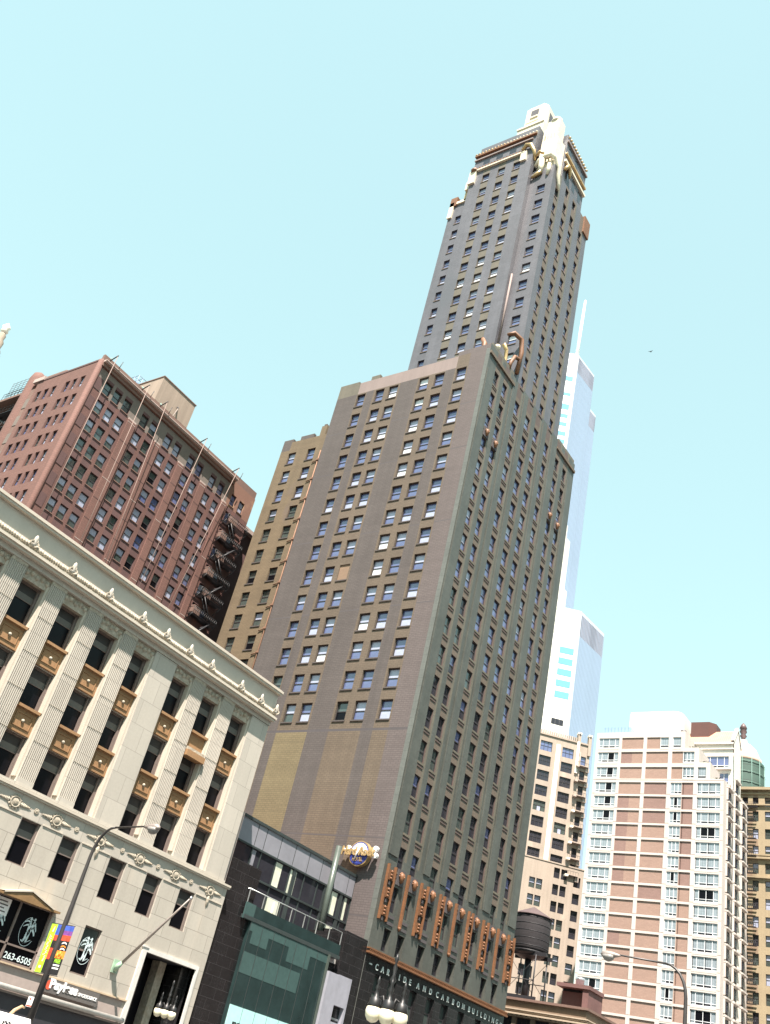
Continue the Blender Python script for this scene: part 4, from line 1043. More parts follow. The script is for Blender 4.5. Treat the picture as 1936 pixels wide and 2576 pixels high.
# ================================================================== red brick block behind
def red_block():
    T = thing('brick_building', (-100, 51.1, 0), 'red brick office block behind the limestone building, hung with ropes, with rusty fire stairs', 'building')
    WN = Wins(T); E = FE(-100.0); S = FS(51.1); rr = random.Random(9)
    H = lambda k: 77.65 - 3.225 * k
    ec = [(53.15, 54.4), (54.9, 56.2), (56.8, 58.15), (60.3, 61.6), (62.2, 63.5), (65.2, 66.55), (67.2, 68.5), (70.3, 71.6), (72.25, 73.5), (75.3, 76.5), (77.3, 78.5), (80.4, 81.5), (82.3, 83.5)]
    ops = []
    for i, (a, b) in enumerate(ec):
        for k in range(13):
            o = (a, b, H(k) - 2.0, H(k)); ops.append(o)
            st = rr.choice(['soft', 'half', 'soft', 'sky'] if (i > 4 and k < 7 - abs(9 - i) * .3) else ['greentop', 'green', 'greentop', 'soft'])
            if (i, k) in ((5, 2), (6, 4), (8, 3), (6, 6), (7, 7), (8, 6)): st = 'open'
            if i < 4 and k == 0: st = 'green'
            WN.add(E, *o, .3, st)
    grp = [(53.15, 58.15), (60.3, 63.5), (65.2, 68.5), (70.3, 73.5), (75.3, 78.5), (80.4, 83.5)]
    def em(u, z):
        if u > 79.7 and z > 75.2: return 'brick_salmon_sunpatch'  # sunlit patch painted as paler, yellow-flecked brick
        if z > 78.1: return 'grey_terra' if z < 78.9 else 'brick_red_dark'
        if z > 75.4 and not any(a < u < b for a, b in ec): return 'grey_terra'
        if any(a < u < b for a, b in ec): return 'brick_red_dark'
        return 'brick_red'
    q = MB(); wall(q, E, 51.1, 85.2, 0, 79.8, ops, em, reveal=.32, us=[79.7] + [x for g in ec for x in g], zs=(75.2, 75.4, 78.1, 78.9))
    # raised piers with caps
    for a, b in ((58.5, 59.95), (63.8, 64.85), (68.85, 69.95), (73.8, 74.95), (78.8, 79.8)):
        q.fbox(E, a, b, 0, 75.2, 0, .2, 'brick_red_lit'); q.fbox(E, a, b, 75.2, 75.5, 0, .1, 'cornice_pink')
        for k in range(1, 13): q.fbox(E, a, b, H(k) + .35, H(k) + .43, .2, .215, 'cornice_pink' if k % 3 == 1 else 'brick_red_dark')
    for k in range(0, 12): q.fbox(E, 51.6, 52.7, H(k) - 2.2, H(k) - .3, 0, .05, 'brick_red_dark')
    for a, b in ec:
        for k in range(13): q.fbox(E, a - .06, b + .06, H(k) - 2.12, H(k) - 2.0, 0, .09, 'cornice_dark')
    # corner and south wall
    sc = [(-103.1, -102.1), (-104.75, -103.85), (-106.4, -105.4), (-109.4, -108.4), (-111.2, -110.15), (-112.9, -111.9)]
    ops = []
    for i, (a, b) in enumerate(sc):
        for k in range(13):
            o = (a, b, H(k) - 2.0, H(k)); ops.append(o); WN.add(S, *o, .3, rr.choice(['soft', 'sky', 'low', 'sky']) if i not in (2, 5) else rr.choice(['greentop', 'green', 'sky']))
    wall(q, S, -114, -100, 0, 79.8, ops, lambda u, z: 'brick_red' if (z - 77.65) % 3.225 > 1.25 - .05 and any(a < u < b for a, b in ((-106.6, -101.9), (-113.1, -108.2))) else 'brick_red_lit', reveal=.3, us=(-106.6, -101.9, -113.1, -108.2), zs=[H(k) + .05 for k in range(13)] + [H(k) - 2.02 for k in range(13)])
    q.lathe((-100.15, 51.25, 0), [(.42, 0), (.42, 79.8), (.1, 80.2)], 'brick_red_lit', 12)
    q.fbox(S, -114, -100, 79.8, 80.1, -.6, .06, 'brick_red_dark'); q.box(-150, -100.6, 51.6, 85, 79.2, 79.6, 'cornice_dark')
    q.face([(-100, 85.2, 0), (-150, 85.2, 0), (-150, 85.2, 79.8), (-100, 85.2, 79.8)], 'brick_red_dark'); q.face([(-150, 85.2, 0), (-150, 56, 0), (-150, 56, 79.8), (-150, 85.2, 79.8)], 'brick_red_dark')
    q.fbox(FS(56.0), -150, -117, 0, 79, -.5, 0, 'brick_red_dark')
    q.fbox(FE(-103.0), 85.2, 92, 0, 76.0, -3, 0, 'brick_red_dark'); q.fbox(FE(-102.6), 85.6, 92, 75.6, 76.3, -3, .5, 'cornice_pink')
    q.build('wall', T)
    # round chimney shaft with a panelled strip beside it
    q = MB(); q.lathe((-116.4, 51.9, 0), [(1.15, 0), (1.15, 81.4), (.9, 82.5), (.3, 83.0)], 'brick_red_lit', 14); q.build('chimney', T)
    q = MB(); q.fbox(FS(51.3), -115.4, -114, 0, 79.0, -.5, 0, 'cornice_dark')
    for k in range(14): q.fbox(FS(51.3), -115.3, -114.1, H(k) - 2.4, H(k) - .6, 0, .06, 'grey_terra')
    q.fbox(FS(51.3), -115.2, -112.6, 79.9, 80.6, -.3, .4, 'cornice_pink'); q.build('panel_strip', T)
    q = MB(); q.prism([(-115.6, 52), (-110, 52), (-107.8, 53.5), (-107.8, 55), (-115.6, 55)], 79.8, 81.9, 'cornice_dark'); q.build('roof_hood', T)
    q = MB(); q.prism([(-124.5, 54), (-119.2, 54), (-119.2, 60), (-124.5, 60)], 0, 79.5, 'brick_salmon_sunpatch'); q.build('rear_tower', T)
    q = MB()
    for k in range(12):
        z = 80.5 - k * 3.225; y = 52.6
        q.box(-125, -118.6, 52.2, 53.8, z - .08, z, 'black_iron')
        for yy in (52.2, 53.8): q.tube([(-125, yy, z + 1), (-118.6, yy, z + 1)], .04, 'black_iron', 4); q.tube([(-125, yy, z + .5), (-118.6, yy, z + .5)], .03, 'black_iron', 4)
        for j in range(9): q.tube([(-125 + j * .8, 52.2, z), (-125 + j * .8, 52.2, z + 1)], .03, 'black_iron', 4)
        q.tube([(-124.6 if k % 2 else -119, 53, z), (-119 if k % 2 else -124.6, 53, z - 3.2)], .16, 'black_iron', 4)
        for x in (-125, -118.6): q.tube([(x, 52.2, z - 3.2), (x, 52.2, z)], .07, 'black_iron', 4)
    for j in range(7): q.tube([(-124.8 + j, 52.6, 81), (-124.8 + j, 52.6, 84.2)], .03, 'black_iron', 4); q.tube([(-124.8, 52.6, 81 + j * .5), (-119, 52.6, 81 + j * .5)], .03, 'black_iron', 4)
    q.build('fire_stair', T)
    # cornice along the east side
    q = MB(); q.fbox(E, 51.3, 79.9, 79.55, 79.72, -.5, .75, 'cornice_pink'); q.fbox(E, 51.3, 79.9, 79.72, 79.85, -.5, .9, 'cornice_pink'); q.fbox(E, 51.3, 79.9, 79.0, 79.55, -.3, .35, 'cornice_dark'); q.fbox(E, 51.3, 85.2, 79.85, 81.1, -.6, -.15, 'cornice_dark'); q.build('cornice', T)
    # rusty iron fire escape on the north bays
    q = MB()
    for k in range(1, 12):
        z = H(k) - 2.15; y0, y1 = 79.9, 84.6
        for j in range(6): q.fbox(E, y0, y1, z - .05, z, .1 + j * .24, .24 + j * .24, 'black_iron')
        for zz in (.5, 1.0): q.tube([E.P(y0, z + zz, 1.5), E.P(y1, z + zz, 1.5)], .05, 'black_iron', 4)
        for j in range(14): y = y0 + (y1 - y0) * j / 13; q.tube([E.P(y, z, 1.5), E.P(y, z + 1.0, 1.5)], .035, 'black_iron', 4)
        for yy in (y0, y1): q.tube([E.P(yy, z + 1, .1), E.P(yy, z + 1, 1.5)], .05, 'black_iron', 4); q.tube([E.P(yy, z - 1.2, .1), E.P(yy, z, 1.4)], .06, 'black_iron', 4)
        a, b = (81.0, 83.6) if k % 2 else (83.6, 81.0)
        for dd in (.75, 1.35): q.tube([E.P(a, z, dd), E.P(b, z - 3.2, dd)], .1, 'black_iron', 4)
        for j in range(10): t = j / 9; q.fbox(E, min(a + (b - a) * t, a + (b - a) * t + .2), max(a + (b - a) * t, a + (b - a) * t + .2), z - 3.2 * t - .03, z - 3.2 * t, .7, 1.4, 'black_iron')
        q.fbox(E, 80.2 + (k % 2), 81.6 + (k % 2), z + .05, z + 1.5, .2, .9, 'cornice_dark')
    q.build('fire_escape', T)
    # roof house
    q = MB(); q.box(-111.5, -103.0, 62.9, 70.0, 83.4, 87.9, 'roof_concrete'); q.box(-111, -103.3, 63.2, 69.6, 79.6, 83.4, 'cornice_dark'); q.box(-111.6, -102.9, 62.8, 70.1, 87.9, 88.05, 'cornice_dark')
    q.build('roof_house', T)
    q = MB(); q.tube([(-102.7, 66.2, 80), (-102.6, 67.0, 84.8)], .1, 'grey_terra', 6); q.tube([(-102.6, 67.0, 84.8), (-103.0, 67.1, 85.2)], .16, 'black_iron', 6); q.build('roof_pipe', T)
    q = MB()
    for i in range(3):
        for j in range(3): q.tube([(-112 + i, 63.0 + j * .8, 84), (-112 + i, 63.0 + j * .8, 90.5)], .05, 'steel_blue', 4)
    for z in (86, 87.5, 89, 90.4):
        for i in range(3): q.tube([(-112 + i, 63.0, z), (-112 + i, 64.6, z)], .05, 'steel_blue', 4); q.tube([(-112, 63 + i * .8, z), (-110, 63 + i * .8, z)], .05, 'steel_blue', 4)
    q.build('lattice_frame', T)
    WN.build(100)
    # suspended rigging
    marks = ['at the south corner', 'left of the roof house', 'in front of the roof house', 'just north of the roof house', 'by the painted sunlit patch']
    for y, yr, lb in ((52.3, 52.9, marks[0]), (58.6, 59.4, marks[1]), (62.4, 64.4, marks[2]), (71.2, 69.6, marks[3]), (78.9, 74.6, marks[4])):
        t = thing('roof_rig', (-100, y, 79.8), 'dark outrigger with a rope on the red roof, ' + lb, 'outrigger', 'outriggers on the red brick roof')
        q = MB()
        q.tube([(-101.5, y, 80.3), (-98.8, y + .1, 81.4)], .09, 'black_iron', 5); q.tube([(-100.4, y, 79.9), (-100.2, y, 81.4)], .06, 'rig_green', 5); q.tube([(-100.4, y + .7, 79.9), (-100.2, y + .1, 81.4)], .06, 'rig_green', 5)
        q.box(-100.9, -100.3, y - .5, y + .6, 79.9, 80.6, 'rig_green'); q.tube([(-99.0, y + 1.1, 79.9), (-98.9, y + 1.2, 81.2)], .05, 'black_iron', 5); q.build('beam', t)
        q = MB(); q.tube([(-98.9, y + .1, 81.3), (-99.3, yr, 42)], .045, 'rope', 5); q.build('rope', t)
    t = thing('scaffold', (-99, 61, 52), 'blue suspended work platform hanging on the red brick wall', 'work platform')
    q = MB(); q.box(-99.6, -98.7, 60.6, 63.4, 51.9, 52.05, 'scaffold_blue'); q.build('deck', t)
    q = MB()
    for x in (-99.6, -98.7):
        for z in (52.5, 53.0): q.tube([(x, 60.6, z), (x, 63.4, z)], .06, 'scaffold_blue', 5)
        for j in range(5): q.tube([(x, 60.6 + j * .7, 52), (x, 60.6 + j * .7, 53)], .05, 'scaffold_blue', 5)
    q.build('guard_rail', t)
red_block()

# ================================================================== stepped white and brick apartment block
def stepped_block():
    T = thing('apartment_block', (-65.8, 220, 0), 'white framed apartment block with pink brick panels and stepped roof terraces', 'apartment block')
    WN = Wins(T); S = FS(220.0); E = FE(-65.8); rr = random.Random(21)
    HS = [96.25, 92.45, 88.5, 84.6, 81.1, 77.55, 74.1, 70.6, 67.1] + [67.1 - 3.5 * i for i in range(1, 17)]
    X0, X1, X2, X3, X4 = -98.4, -75.3, -71.75, -69.0, -65.8
    q = MB(); bricks = []; wins = []
    for r, h in enumerate(HS):
        wins.append((-97.7, -92.25, h - 2.55, h, 'quad' + rr.choice(['', '', '', 'part', '']) if r not in (1, 2, 3, 4) else 'quadpart'))
        bricks.append((-91.5, -85.85, h - 2.95, h + .05))
        if r == 0:
            bricks.append((-84.95, -81.55, h - 2.95, h + .05)); wins += [(-81.5, -79.4, h - 2.6, h, 'quad'), (-78.35, -76.3, h - 2.6, h, 'quad')]
        else: bricks.append((-84.95, -79.4, h - 2.95, h + .05))
        if r in (1, 2): bricks.append((-78.4, -75.7, h - 2.95, h + .05)); wins.append((-75.65, -72.9, h - 2.6, h, 'quad'))
        if r == 2: wins.append((-72.0, -70.0, h - 2.7, h, 'quad'))
        if r >= 3:
            wins.append((-78.4, -75.72, h - 2.65, h, rr.choice(['quad', 'quad', 'quadpart']))); bricks.append((-75.66, -72.95, h - 2.95, h + .05))
            wins.append((-72.0, -66.55, h - 2.6, h, 'quad' if r not in (6, 10, 17, 18) else 'quadopen'))
    ops = [w[:4] for w in wins] + bricks
    for a, b, t in ((X0, X1, 97.75), (X1, X2, 93.5), (X2, X3, 89.7), (X3, X4, 85.65)):
        wall(q, S, a, b, 0, t, ops, 'concrete_white', reveal=.28)
    for a, b, c, d in bricks: pass
    for a, b, c, d, st in wins:
        WN.add(S, a, b, c, d, .22, st, 'sash_white')
        q.fbox(S, a, b, c - .55, c - .02, 0, .03, 'concrete_white')
    for i, x in enumerate((X0, -91.85, -85.4, -79.15, -72.45, X4 - .0)):
        pass
    for h in HS: q.fbox(S, X0, X4 if h < 86 else (X1 if h > 93 else X2 if h > 89 else X3), h + .62, h + .68, 0, .02, 'brick_pink_dark') if h < 86 else None
    # roofs and returns of the steps
    for a, b, t in ((X0, X1, 97.2), (X1, X2, 92.4), (X2, X3, 88.6), (X3, X4, 84.6)):
        q.face([(a, 220, t), (b, 220, t), (b, 239, t), (a, 239, t)], 'concrete_white')
    for x, z0, z1 in ((X1, 92.4, 97.75), (X2, 88.6, 93.5), (X3, 84.6, 89.7)):
        q.face([(x, 220, z0), (x, 227.5, z0), (x, 227.5, z1), (x, 220, z1)], 'concrete_white')
    q.face([(X0, 239, 0), (X0, 220, 0), (X0, 220, 97.75), (X0, 239, 97.75)], 'concrete_white'); q.face([(X4, 239.5, 0), (X0, 239.5, 0), (X0, 239.5, 97), (X4, 239.5, 86)], 'concrete_white')
    # east side
    eo = []
    for r, h in enumerate(HS[3:]):
        eo.append((222.5, 226.0, h - 3.0, h - .3)); 
    for r, h in enumerate(HS[2:]): eo.append((228.3, 231.9, h - 2.8, h - .1))
    for r, h in enumerate(HS[4:]): eo.append((234.1, 237.6, h + .9, h + 3.5))
    for o in eo:
        WN.add(E, *o, .2, 'quadsky' if o[3] > 70 or rr.random() < .2 else 'quad', 'sash_mid')
        q.face([E.P(o[0], o[3] - .1, .0), E.P(o[1], o[3] - .1, 0), E.P(o[1], o[3] + .1, .7), E.P(o[0], o[3] + .1, .7)][::-1], 'concrete_white'); q.fbox(E, o[0] - .15, o[1] + .15, o[3] + .1, o[3] + .45, 0, .75, 'concrete_white')
        q.fbox(E, o[0] - .15, o[0], o[2], o[3] + .2, 0, .4, 'concrete_white')
    wall(q, E, 220, 227.3, 0, 85.65, eo, 'concrete_white', reveal=.3)
    wall(q, E, 227.3, 233.2, 0, 97.6, eo, 'white_stucco', d=.15, reveal=.3)
    q.face([E.P(227.3, 97.6, .15), E.P(233.2, 97.6, .15), E.P(230.6, 102.4, .15)], 'white_stucco')
    wall(q, E, 233.2, 239.5, 0, 86.2, eo, 'concrete_white', reveal=.3)
    q.build('wall', T)
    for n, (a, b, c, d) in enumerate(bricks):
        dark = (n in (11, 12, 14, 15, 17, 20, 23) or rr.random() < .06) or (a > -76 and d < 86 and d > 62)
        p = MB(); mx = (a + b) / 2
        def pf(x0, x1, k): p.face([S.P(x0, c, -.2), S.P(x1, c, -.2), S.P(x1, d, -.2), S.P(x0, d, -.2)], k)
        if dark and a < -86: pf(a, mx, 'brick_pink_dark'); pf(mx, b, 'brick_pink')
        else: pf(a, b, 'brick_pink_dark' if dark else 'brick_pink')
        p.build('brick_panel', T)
    # penthouse with a rounded end
    q = MB(); pts = [(-92.3, 226), (-81.0, 226)] + [(-81 + 2.4 * math.sin(R(t)), 228.4 - 2.4 * math.cos(R(t))) for t in range(15, 91, 15)] + [(-78.6, 236), (-92.3, 236)]
    q.prism(pts, 97, 105.4, 'white_stucco'); q.prism([(x * .985 - 1.25, y * .985 + 3.4) for x, y in pts], 105.4, 106.0, 'white_stucco'); q.build('penthouse', T)
    q = MB(); q.prism([(-97.6, 222), (-90.2, 222), (-90.2, 226), (-97.6, 226)], 97.7, 100.1, 'blue_glass_box'); q.build('roof_plant', T)
    q = MB(); q.lathe((-77.2, 224, 97.7), [(.5, 0), (.5, 1.2), (.75, 1.3), (.75, 1.9), (.1, 2.0)], 'sash_mid', 10); q.build('roof_vent', T)
    # gabled rear wing
    q = MB(); F = FS(227.5); o1 = (-72.6, -66.9, 91.3, 94.3); o2 = (-70.4, -66.9, 87.2, 90.0)
    wall(q, F, -78.6, -65.9, 84.6, 97.6, [o1, o2], 'white_stucco', reveal=.3)
    for o in (o1, o2): WN.add(F, *o, .25, 'quadsky', 'sash_white'); q.fbox(F, o[0] - .2, -66.2, o[2] - .55, o[2] - .1, 0, .6, 'concrete_white')
    q.fbox(F, -78.6, -65.7, 96.0, 96.3, 0, .35, 'white_stucco'); q.fbox(F, -78.6, -65.7, 97.3, 97.7, 0, .6, 'white_stucco')
    q.build('rear_wing', T)
    q = MB(); q.face([(-77.5, 227.0, 97.6), (-66.2, 227.0, 97.6), (-66.2, 230.6, 102.0), (-77.5, 230.6, 102.0)], 'roof_tile'); q.face([(-66.2, 233.6, 97.6), (-77.5, 233.6, 97.6), (-77.5, 230.6, 102.0), (-66.2, 230.6, 102.0)], 'roof_tile')
    q.build('roof', T)
    q = MB()
    for (y0, z0), (y1, z1) in (((226.9, 97.5), (230.6, 102.2)), ((233.7, 97.5), (230.6, 102.2))):
        q.face([(-65.5, y0, z0), (-65.5, y1, z1), (-65.5, y1, z1 + .7), (-65.5, y0, z0 + .7)], 'white_stucco'); q.face([(-66.3, y0, z0 + .7), (-66.3, y1, z1 + .7), (-65.5, y1, z1 + .7), (-65.5, y0, z0 + .7)], 'white_stucco')
        q.face([(-66.3, y0, z0), (-66.3, y1, z1), (-66.3, y1, z1 + .7), (-66.3, y0, z0 + .7)], 'white_stucco')
    q.build('gable_parapet', T)
    q = MB(); q.prism([(-77.0, 229), (-72.4, 229), (-71.0, 230.6), (-71.0, 234), (-77.0, 234)], 97.5, 104.1, 'brown_panel'); q.build('plant_room', T)
    # planters on the terraces
    for x0, x1, z in ((-75.1, -72.2, 93.5), (-71.5, -69.4, 89.7), (-68.8, -66.2, 85.65)):
        q = MB(); r2 = random.Random(int(z))
        q.box(x0, x1, 221.6, 222.4, z - 1.1, z + .1, 'brown_trim')
        for i in range(60):
            c = (r2.uniform(x0, x1), r2.uniform(221.4, 222.6), z + r2.uniform(0, .9)); a = r2.uniform(0, 6.3); s = r2.uniform(.12, .28)
            q.face([(c[0] + s * math.cos(a), c[1] + s * math.sin(a), c[2]), (c[0] - s * math.sin(a), c[1] + s * math.cos(a), c[2] + s), (c[0] - s * math.cos(a), c[1] - s * math.sin(a), c[2] + .5 * s)], 'soil_green')
        q.build('planter', T)
    WN.build(100)
stepped_block()

# ================================================================== cream tower with a white octagonal top
def cream_tower():
    A = (-113.6, 250.0)
    T = thing('stone_tower', (A[0], A[1], 0), 'cream stone tower with a battlemented cornice and a slim white octagonal upper shaft', 'tower')
    WN = Wins(T); F = Fr(A[0], A[1], 42); rr = random.Random(4)
    q = MB(); ops = []
    for a, b, h0 in ((-14.95, -11.4, 104.8), (-8.25, -4.85, 104.35)):
        for k in range(8):
            o = (a, b, h0 - 4.43 * k - 2.95, h0 - 4.43 * k); ops.append(o); WN.add(F, *o, .35, 'tripsky' if k == 0 else rr.choice(['tripdark', 'tripdark', 'tripmix']), 'sash_dark')
    for k in range(8):
        o = (-2.55, -1.0, 103.0 - 4.43 * k - 2.6, 103.0 - 4.43 * k); ops.append(o); WN.add(F, *o, .4, 'sky' if k == 0 else 'dark', 'sash_dark')
    o = (-2.7, -1.0, 106.2, 108.4)
    lo = []
    for a, b, h0 in ((-13.45, -11.8, 65.95), (-11.45, -9.75, 65.95), (-6.85, -5.2, 69.95), (-4.8, -3.1, 69.95), (-1.15, .75, 68.8), (-17.5, -15.9, 65.9)):
        for k in range(11):
            w = (a, b, h0 - 4.4 * k - 2.75, h0 - 4.4 * k); lo.append(w); WN.add(F, *w, .3, 'greentop' if a < -9 and k < 4 else rr.choice(['dark', 'green', 'dark', 'greentop']), 'sash_dark')
    wall(q, F, -26, 0, 71.2, 107.2, ops, lambda u, z: 'cream_stained' if -3.9 < u < -2.6 and (z % 4.43) < 2.6 else 'cream_stone', reveal=.4, us=(-3.9, -2.6), zs=[71.2 + .44 * i for i in range(82)] if 0 else ())
    wall(q, F, -26, 1.55, 0, 71.2, lo, 'cream_stone', d=.25, reveal=.3)
    q.fbox(F, -26, 1.55, 70.95, 71.3, 0, .4, 'cream_stone')
    P = F.P
    for u0, d0, u1, d1, z0, z1 in ((0, 0, 0, -20, 71.2, 107.2), (1.55, .25, 1.55, -20, 0, 71.2), (1.55, -20, -26, -20, 0, 107), (-26, -20, -26, 0, 0, 107)):
        q.face([P(u0, z0, d0), P(u1, z0, d1), P(u1, z1, d1), P(u0, z1, d0)], 'cream_stone')
    q.face([P(-26, 106.5, 0), P(0, 106.5, 0), P(0, 106.5, -20), P(-26, 106.5, -20)], 'cream_stone'); q.face([P(0, 71.2, .25), P(1.55, 71.2, .25), P(1.55, 71.2, -20), P(0, 71.2, -20)], 'cream_stone')
    q.build('wall', T)
    q = MB(); q.fbox(F, -10.2, -8.95, 71.3, 104.6, 0, .35, 'cream_bright'); q.fbox(F, -4.1, -3.4, 97.5, 107, 0, .5, 'cream_bright'); q.build('bright_pier', T)  # lit projecting strips, their brightness put into far paler stone
    q = MB()
    u = -25.8
    while u < -3.6: q.fbox(F, u, u + .42, 106.9, 108.2, -.3, .3, 'cream_stained' if int(u * 3) % 2 else 'cream_stone'); u += .66
    q.fbox(F, -26, 0, 106.6, 106.95, -.2, .3, 'cream_stone'); q.build('battlement', T)
    for u in (-3.6, -.35):
        q = MB(); q.fbox(F, u - .45, u + .45, 103.5, 109.4, -.9, .45, 'cream_stone'); q.fbox(F, u - .55, u + .55, 109.4, 109.9, -1, .55, 'cream_bright'); q.fbox(F, u - .15, u + .25, 109.0, 109.7, .4, .57, 'dark_line'); q.build('pinnacle', T)
    for k in range(8):
        q = MB()
        z = 99.9 - 4.43 * k; q.fbox(F, -3.9, -.2, z - .12, z, 0, 1.1, 'cream_stained'); q.fbox(F, -4.0, -3.1, z - .6, z - .1, 0, 1.3, 'cream_bright' if k > 2 else 'cream_stained')
        for j in range(6): q.fbox(F, -3.9 + j * .72, -3.85 + j * .72, z, z + .95, 1.02, 1.08, 'black_iron')
        q.fbox(F, -3.9, -.2, z + .9, z + .97, 1.02, 1.08, 'black_iron'); q.fbox(F, -.9, 0.1, z - 1.4, z - .2, 0, .5, 'cream_stained')
        q.build('balcony', T)
    # white podium and octagon
    q = MB(); q.fbox(F, -24, -8.2, 106.5, 118.2, -12, -.8, 'tower_white')
    q.fbox(F, -12.5, -8.75, 110.9, 112.75, -.82, -.75, 'pane_dark'); 
    for u in (-11.3, -10.0): q.fbox(F, u - .06, u + .06, 110.9, 112.75, -.76, -.7, 'sash_mid')
    q.build('podium', T)
    def octa(r, z0, z1, name, c=(-17.6, -7.0)):
        b = MB(); pts = []
        for i in range(8):
            t = R(22.5 + 45 * i); p = F.P(c[0] + r * math.cos(t), 0, c[1] + r * math.sin(t)); pts.append((p[0], p[1]))
        ar = sum(pts[i][0] * pts[(i + 1) % 8][1] - pts[(i + 1) % 8][0] * pts[i][1] for i in range(8))
        if ar < 0: pts.reverse()
        b.prism(pts, z0, z1, 'tower_white'); return b
    b = octa(6.55, 118.2, 158.5, 'shaft')
    for k in range(9):
        z = 121.3 + k * 4.1
        b.fbox(F, -16.7, -15.4, z, z + 2.5, -1.1, -.92, 'pane_sky'); b.fbox(F, -19.6, -17.4, z, z + 2.5, -1.1, -.92, 'pane_sky')
        b.fbox(F, -16.9, -15.1, z - .7, z - .2, -1.1, -.7, 'cream_bright'); b.fbox(F, -17.3, -16.9, z - .2, z + 2.6, -1.0, -.8, 'cream_bright')
    b.build('octagonal_shaft', T)
    octa(5.6, 158.5, 178, 'upper').build('octagonal_shaft', T)
    b = octa(4.2, 178, 184.5, 'lantern'); b.lathe(F.P(-17.6, 184.5, -7), [(3.4, 0), (2.2, 3), (.2, 7)], 'tower_white', 8, smooth=False); b.build('lantern', T)
    WN.build(100)
cream_tower()

# ================================================================== glass skyscraper with spire, far behind
def glass_tower():
    T = thing('glass_skyscraper', (-205, 420, 0), 'pale blue glass skyscraper with setbacks and a white spire, farthest tower behind the terracotta one', 'skyscraper')
    def tier(C, z1, le, lw, name, bands):
        S = Fr(C[0], C[1], 36); E = Fr(C[0], C[1], 85)
        q = MB()
        p = lambda F, u, d=0: F.P(u, 0, d)[:2]
        pts = [p(S, -lw), p(S, -1.2), p(E, .6, .0), p(E, le), p(E, le + 1.2, -1.2), p(E, le + 1.2, -30), p(S, -lw, -40)]
        q.prism(pts, 0, z1, 'sky_white')
        q.build('body', T)
        q = MB(); q.face([E.P(.8, 0, .12), E.P(le - .2, 0, .12), E.P(le - .2, z1 - 15, .12), E.P(.8, z1 - 15, .12)], 'sky_blue'); q.face([E.P(.8, z1 - 15, .12), E.P(le - .2, z1 - 15, .12), E.P(le - .2, z1 - 2, .12), E.P(.8, z1 - 2, .12)], 'sky_louver'); q.build('glass_facade', T)
        q = MB()
        n = int(le / 1.55)
        for i in range(n + 1): q.fbox(E, .8 + i * 1.55, 1.0 + i * 1.55, 0, z1, .1, .17, 'sky_blue')
        q.build('mullion', T)
        q = MB()
        for z, h, k in bands: q.fbox(S, -lw + .5, -1.6, z, z + h, 0, .1, k)
        q.build('window_band', T)
    b1 = [(246.5, 5.5, 'sky_pinkband'), (237.5, 5.5, 'sky_pinkband')] + [(229 - i * 6.4, 3.6, 'sky_band') for i in range(22)]
    tier((-203.9, 420.0), 256.3, 27, 46, 'lower', b1)
    b2 = [(452, 2.5, 'sky_pinkband'), (437, 4, 'sky_band'), (424, 2.5, 'sky_band'), (412, 4.5, 'sky_band'), (405, 3, 'sky_band'), (398, 3, 'sky_band')] + [(390 - i * 6.4, 3.2, 'sky_band') for i in range(20)]
    tier((-229.5, 425.0), 462, 23, 40, 'upper', b2)
    tier((-231.0, 432.0), 435, 27.5, 30, 'side', [])
    q = MB(); q.tube([(-233.3, 430, 455), (-233.3, 430, 490), (-232.7, 430, 521)], [1.35, 1.1, .7], 'spire_white', 10); q.build('spire', T)
glass_tower()

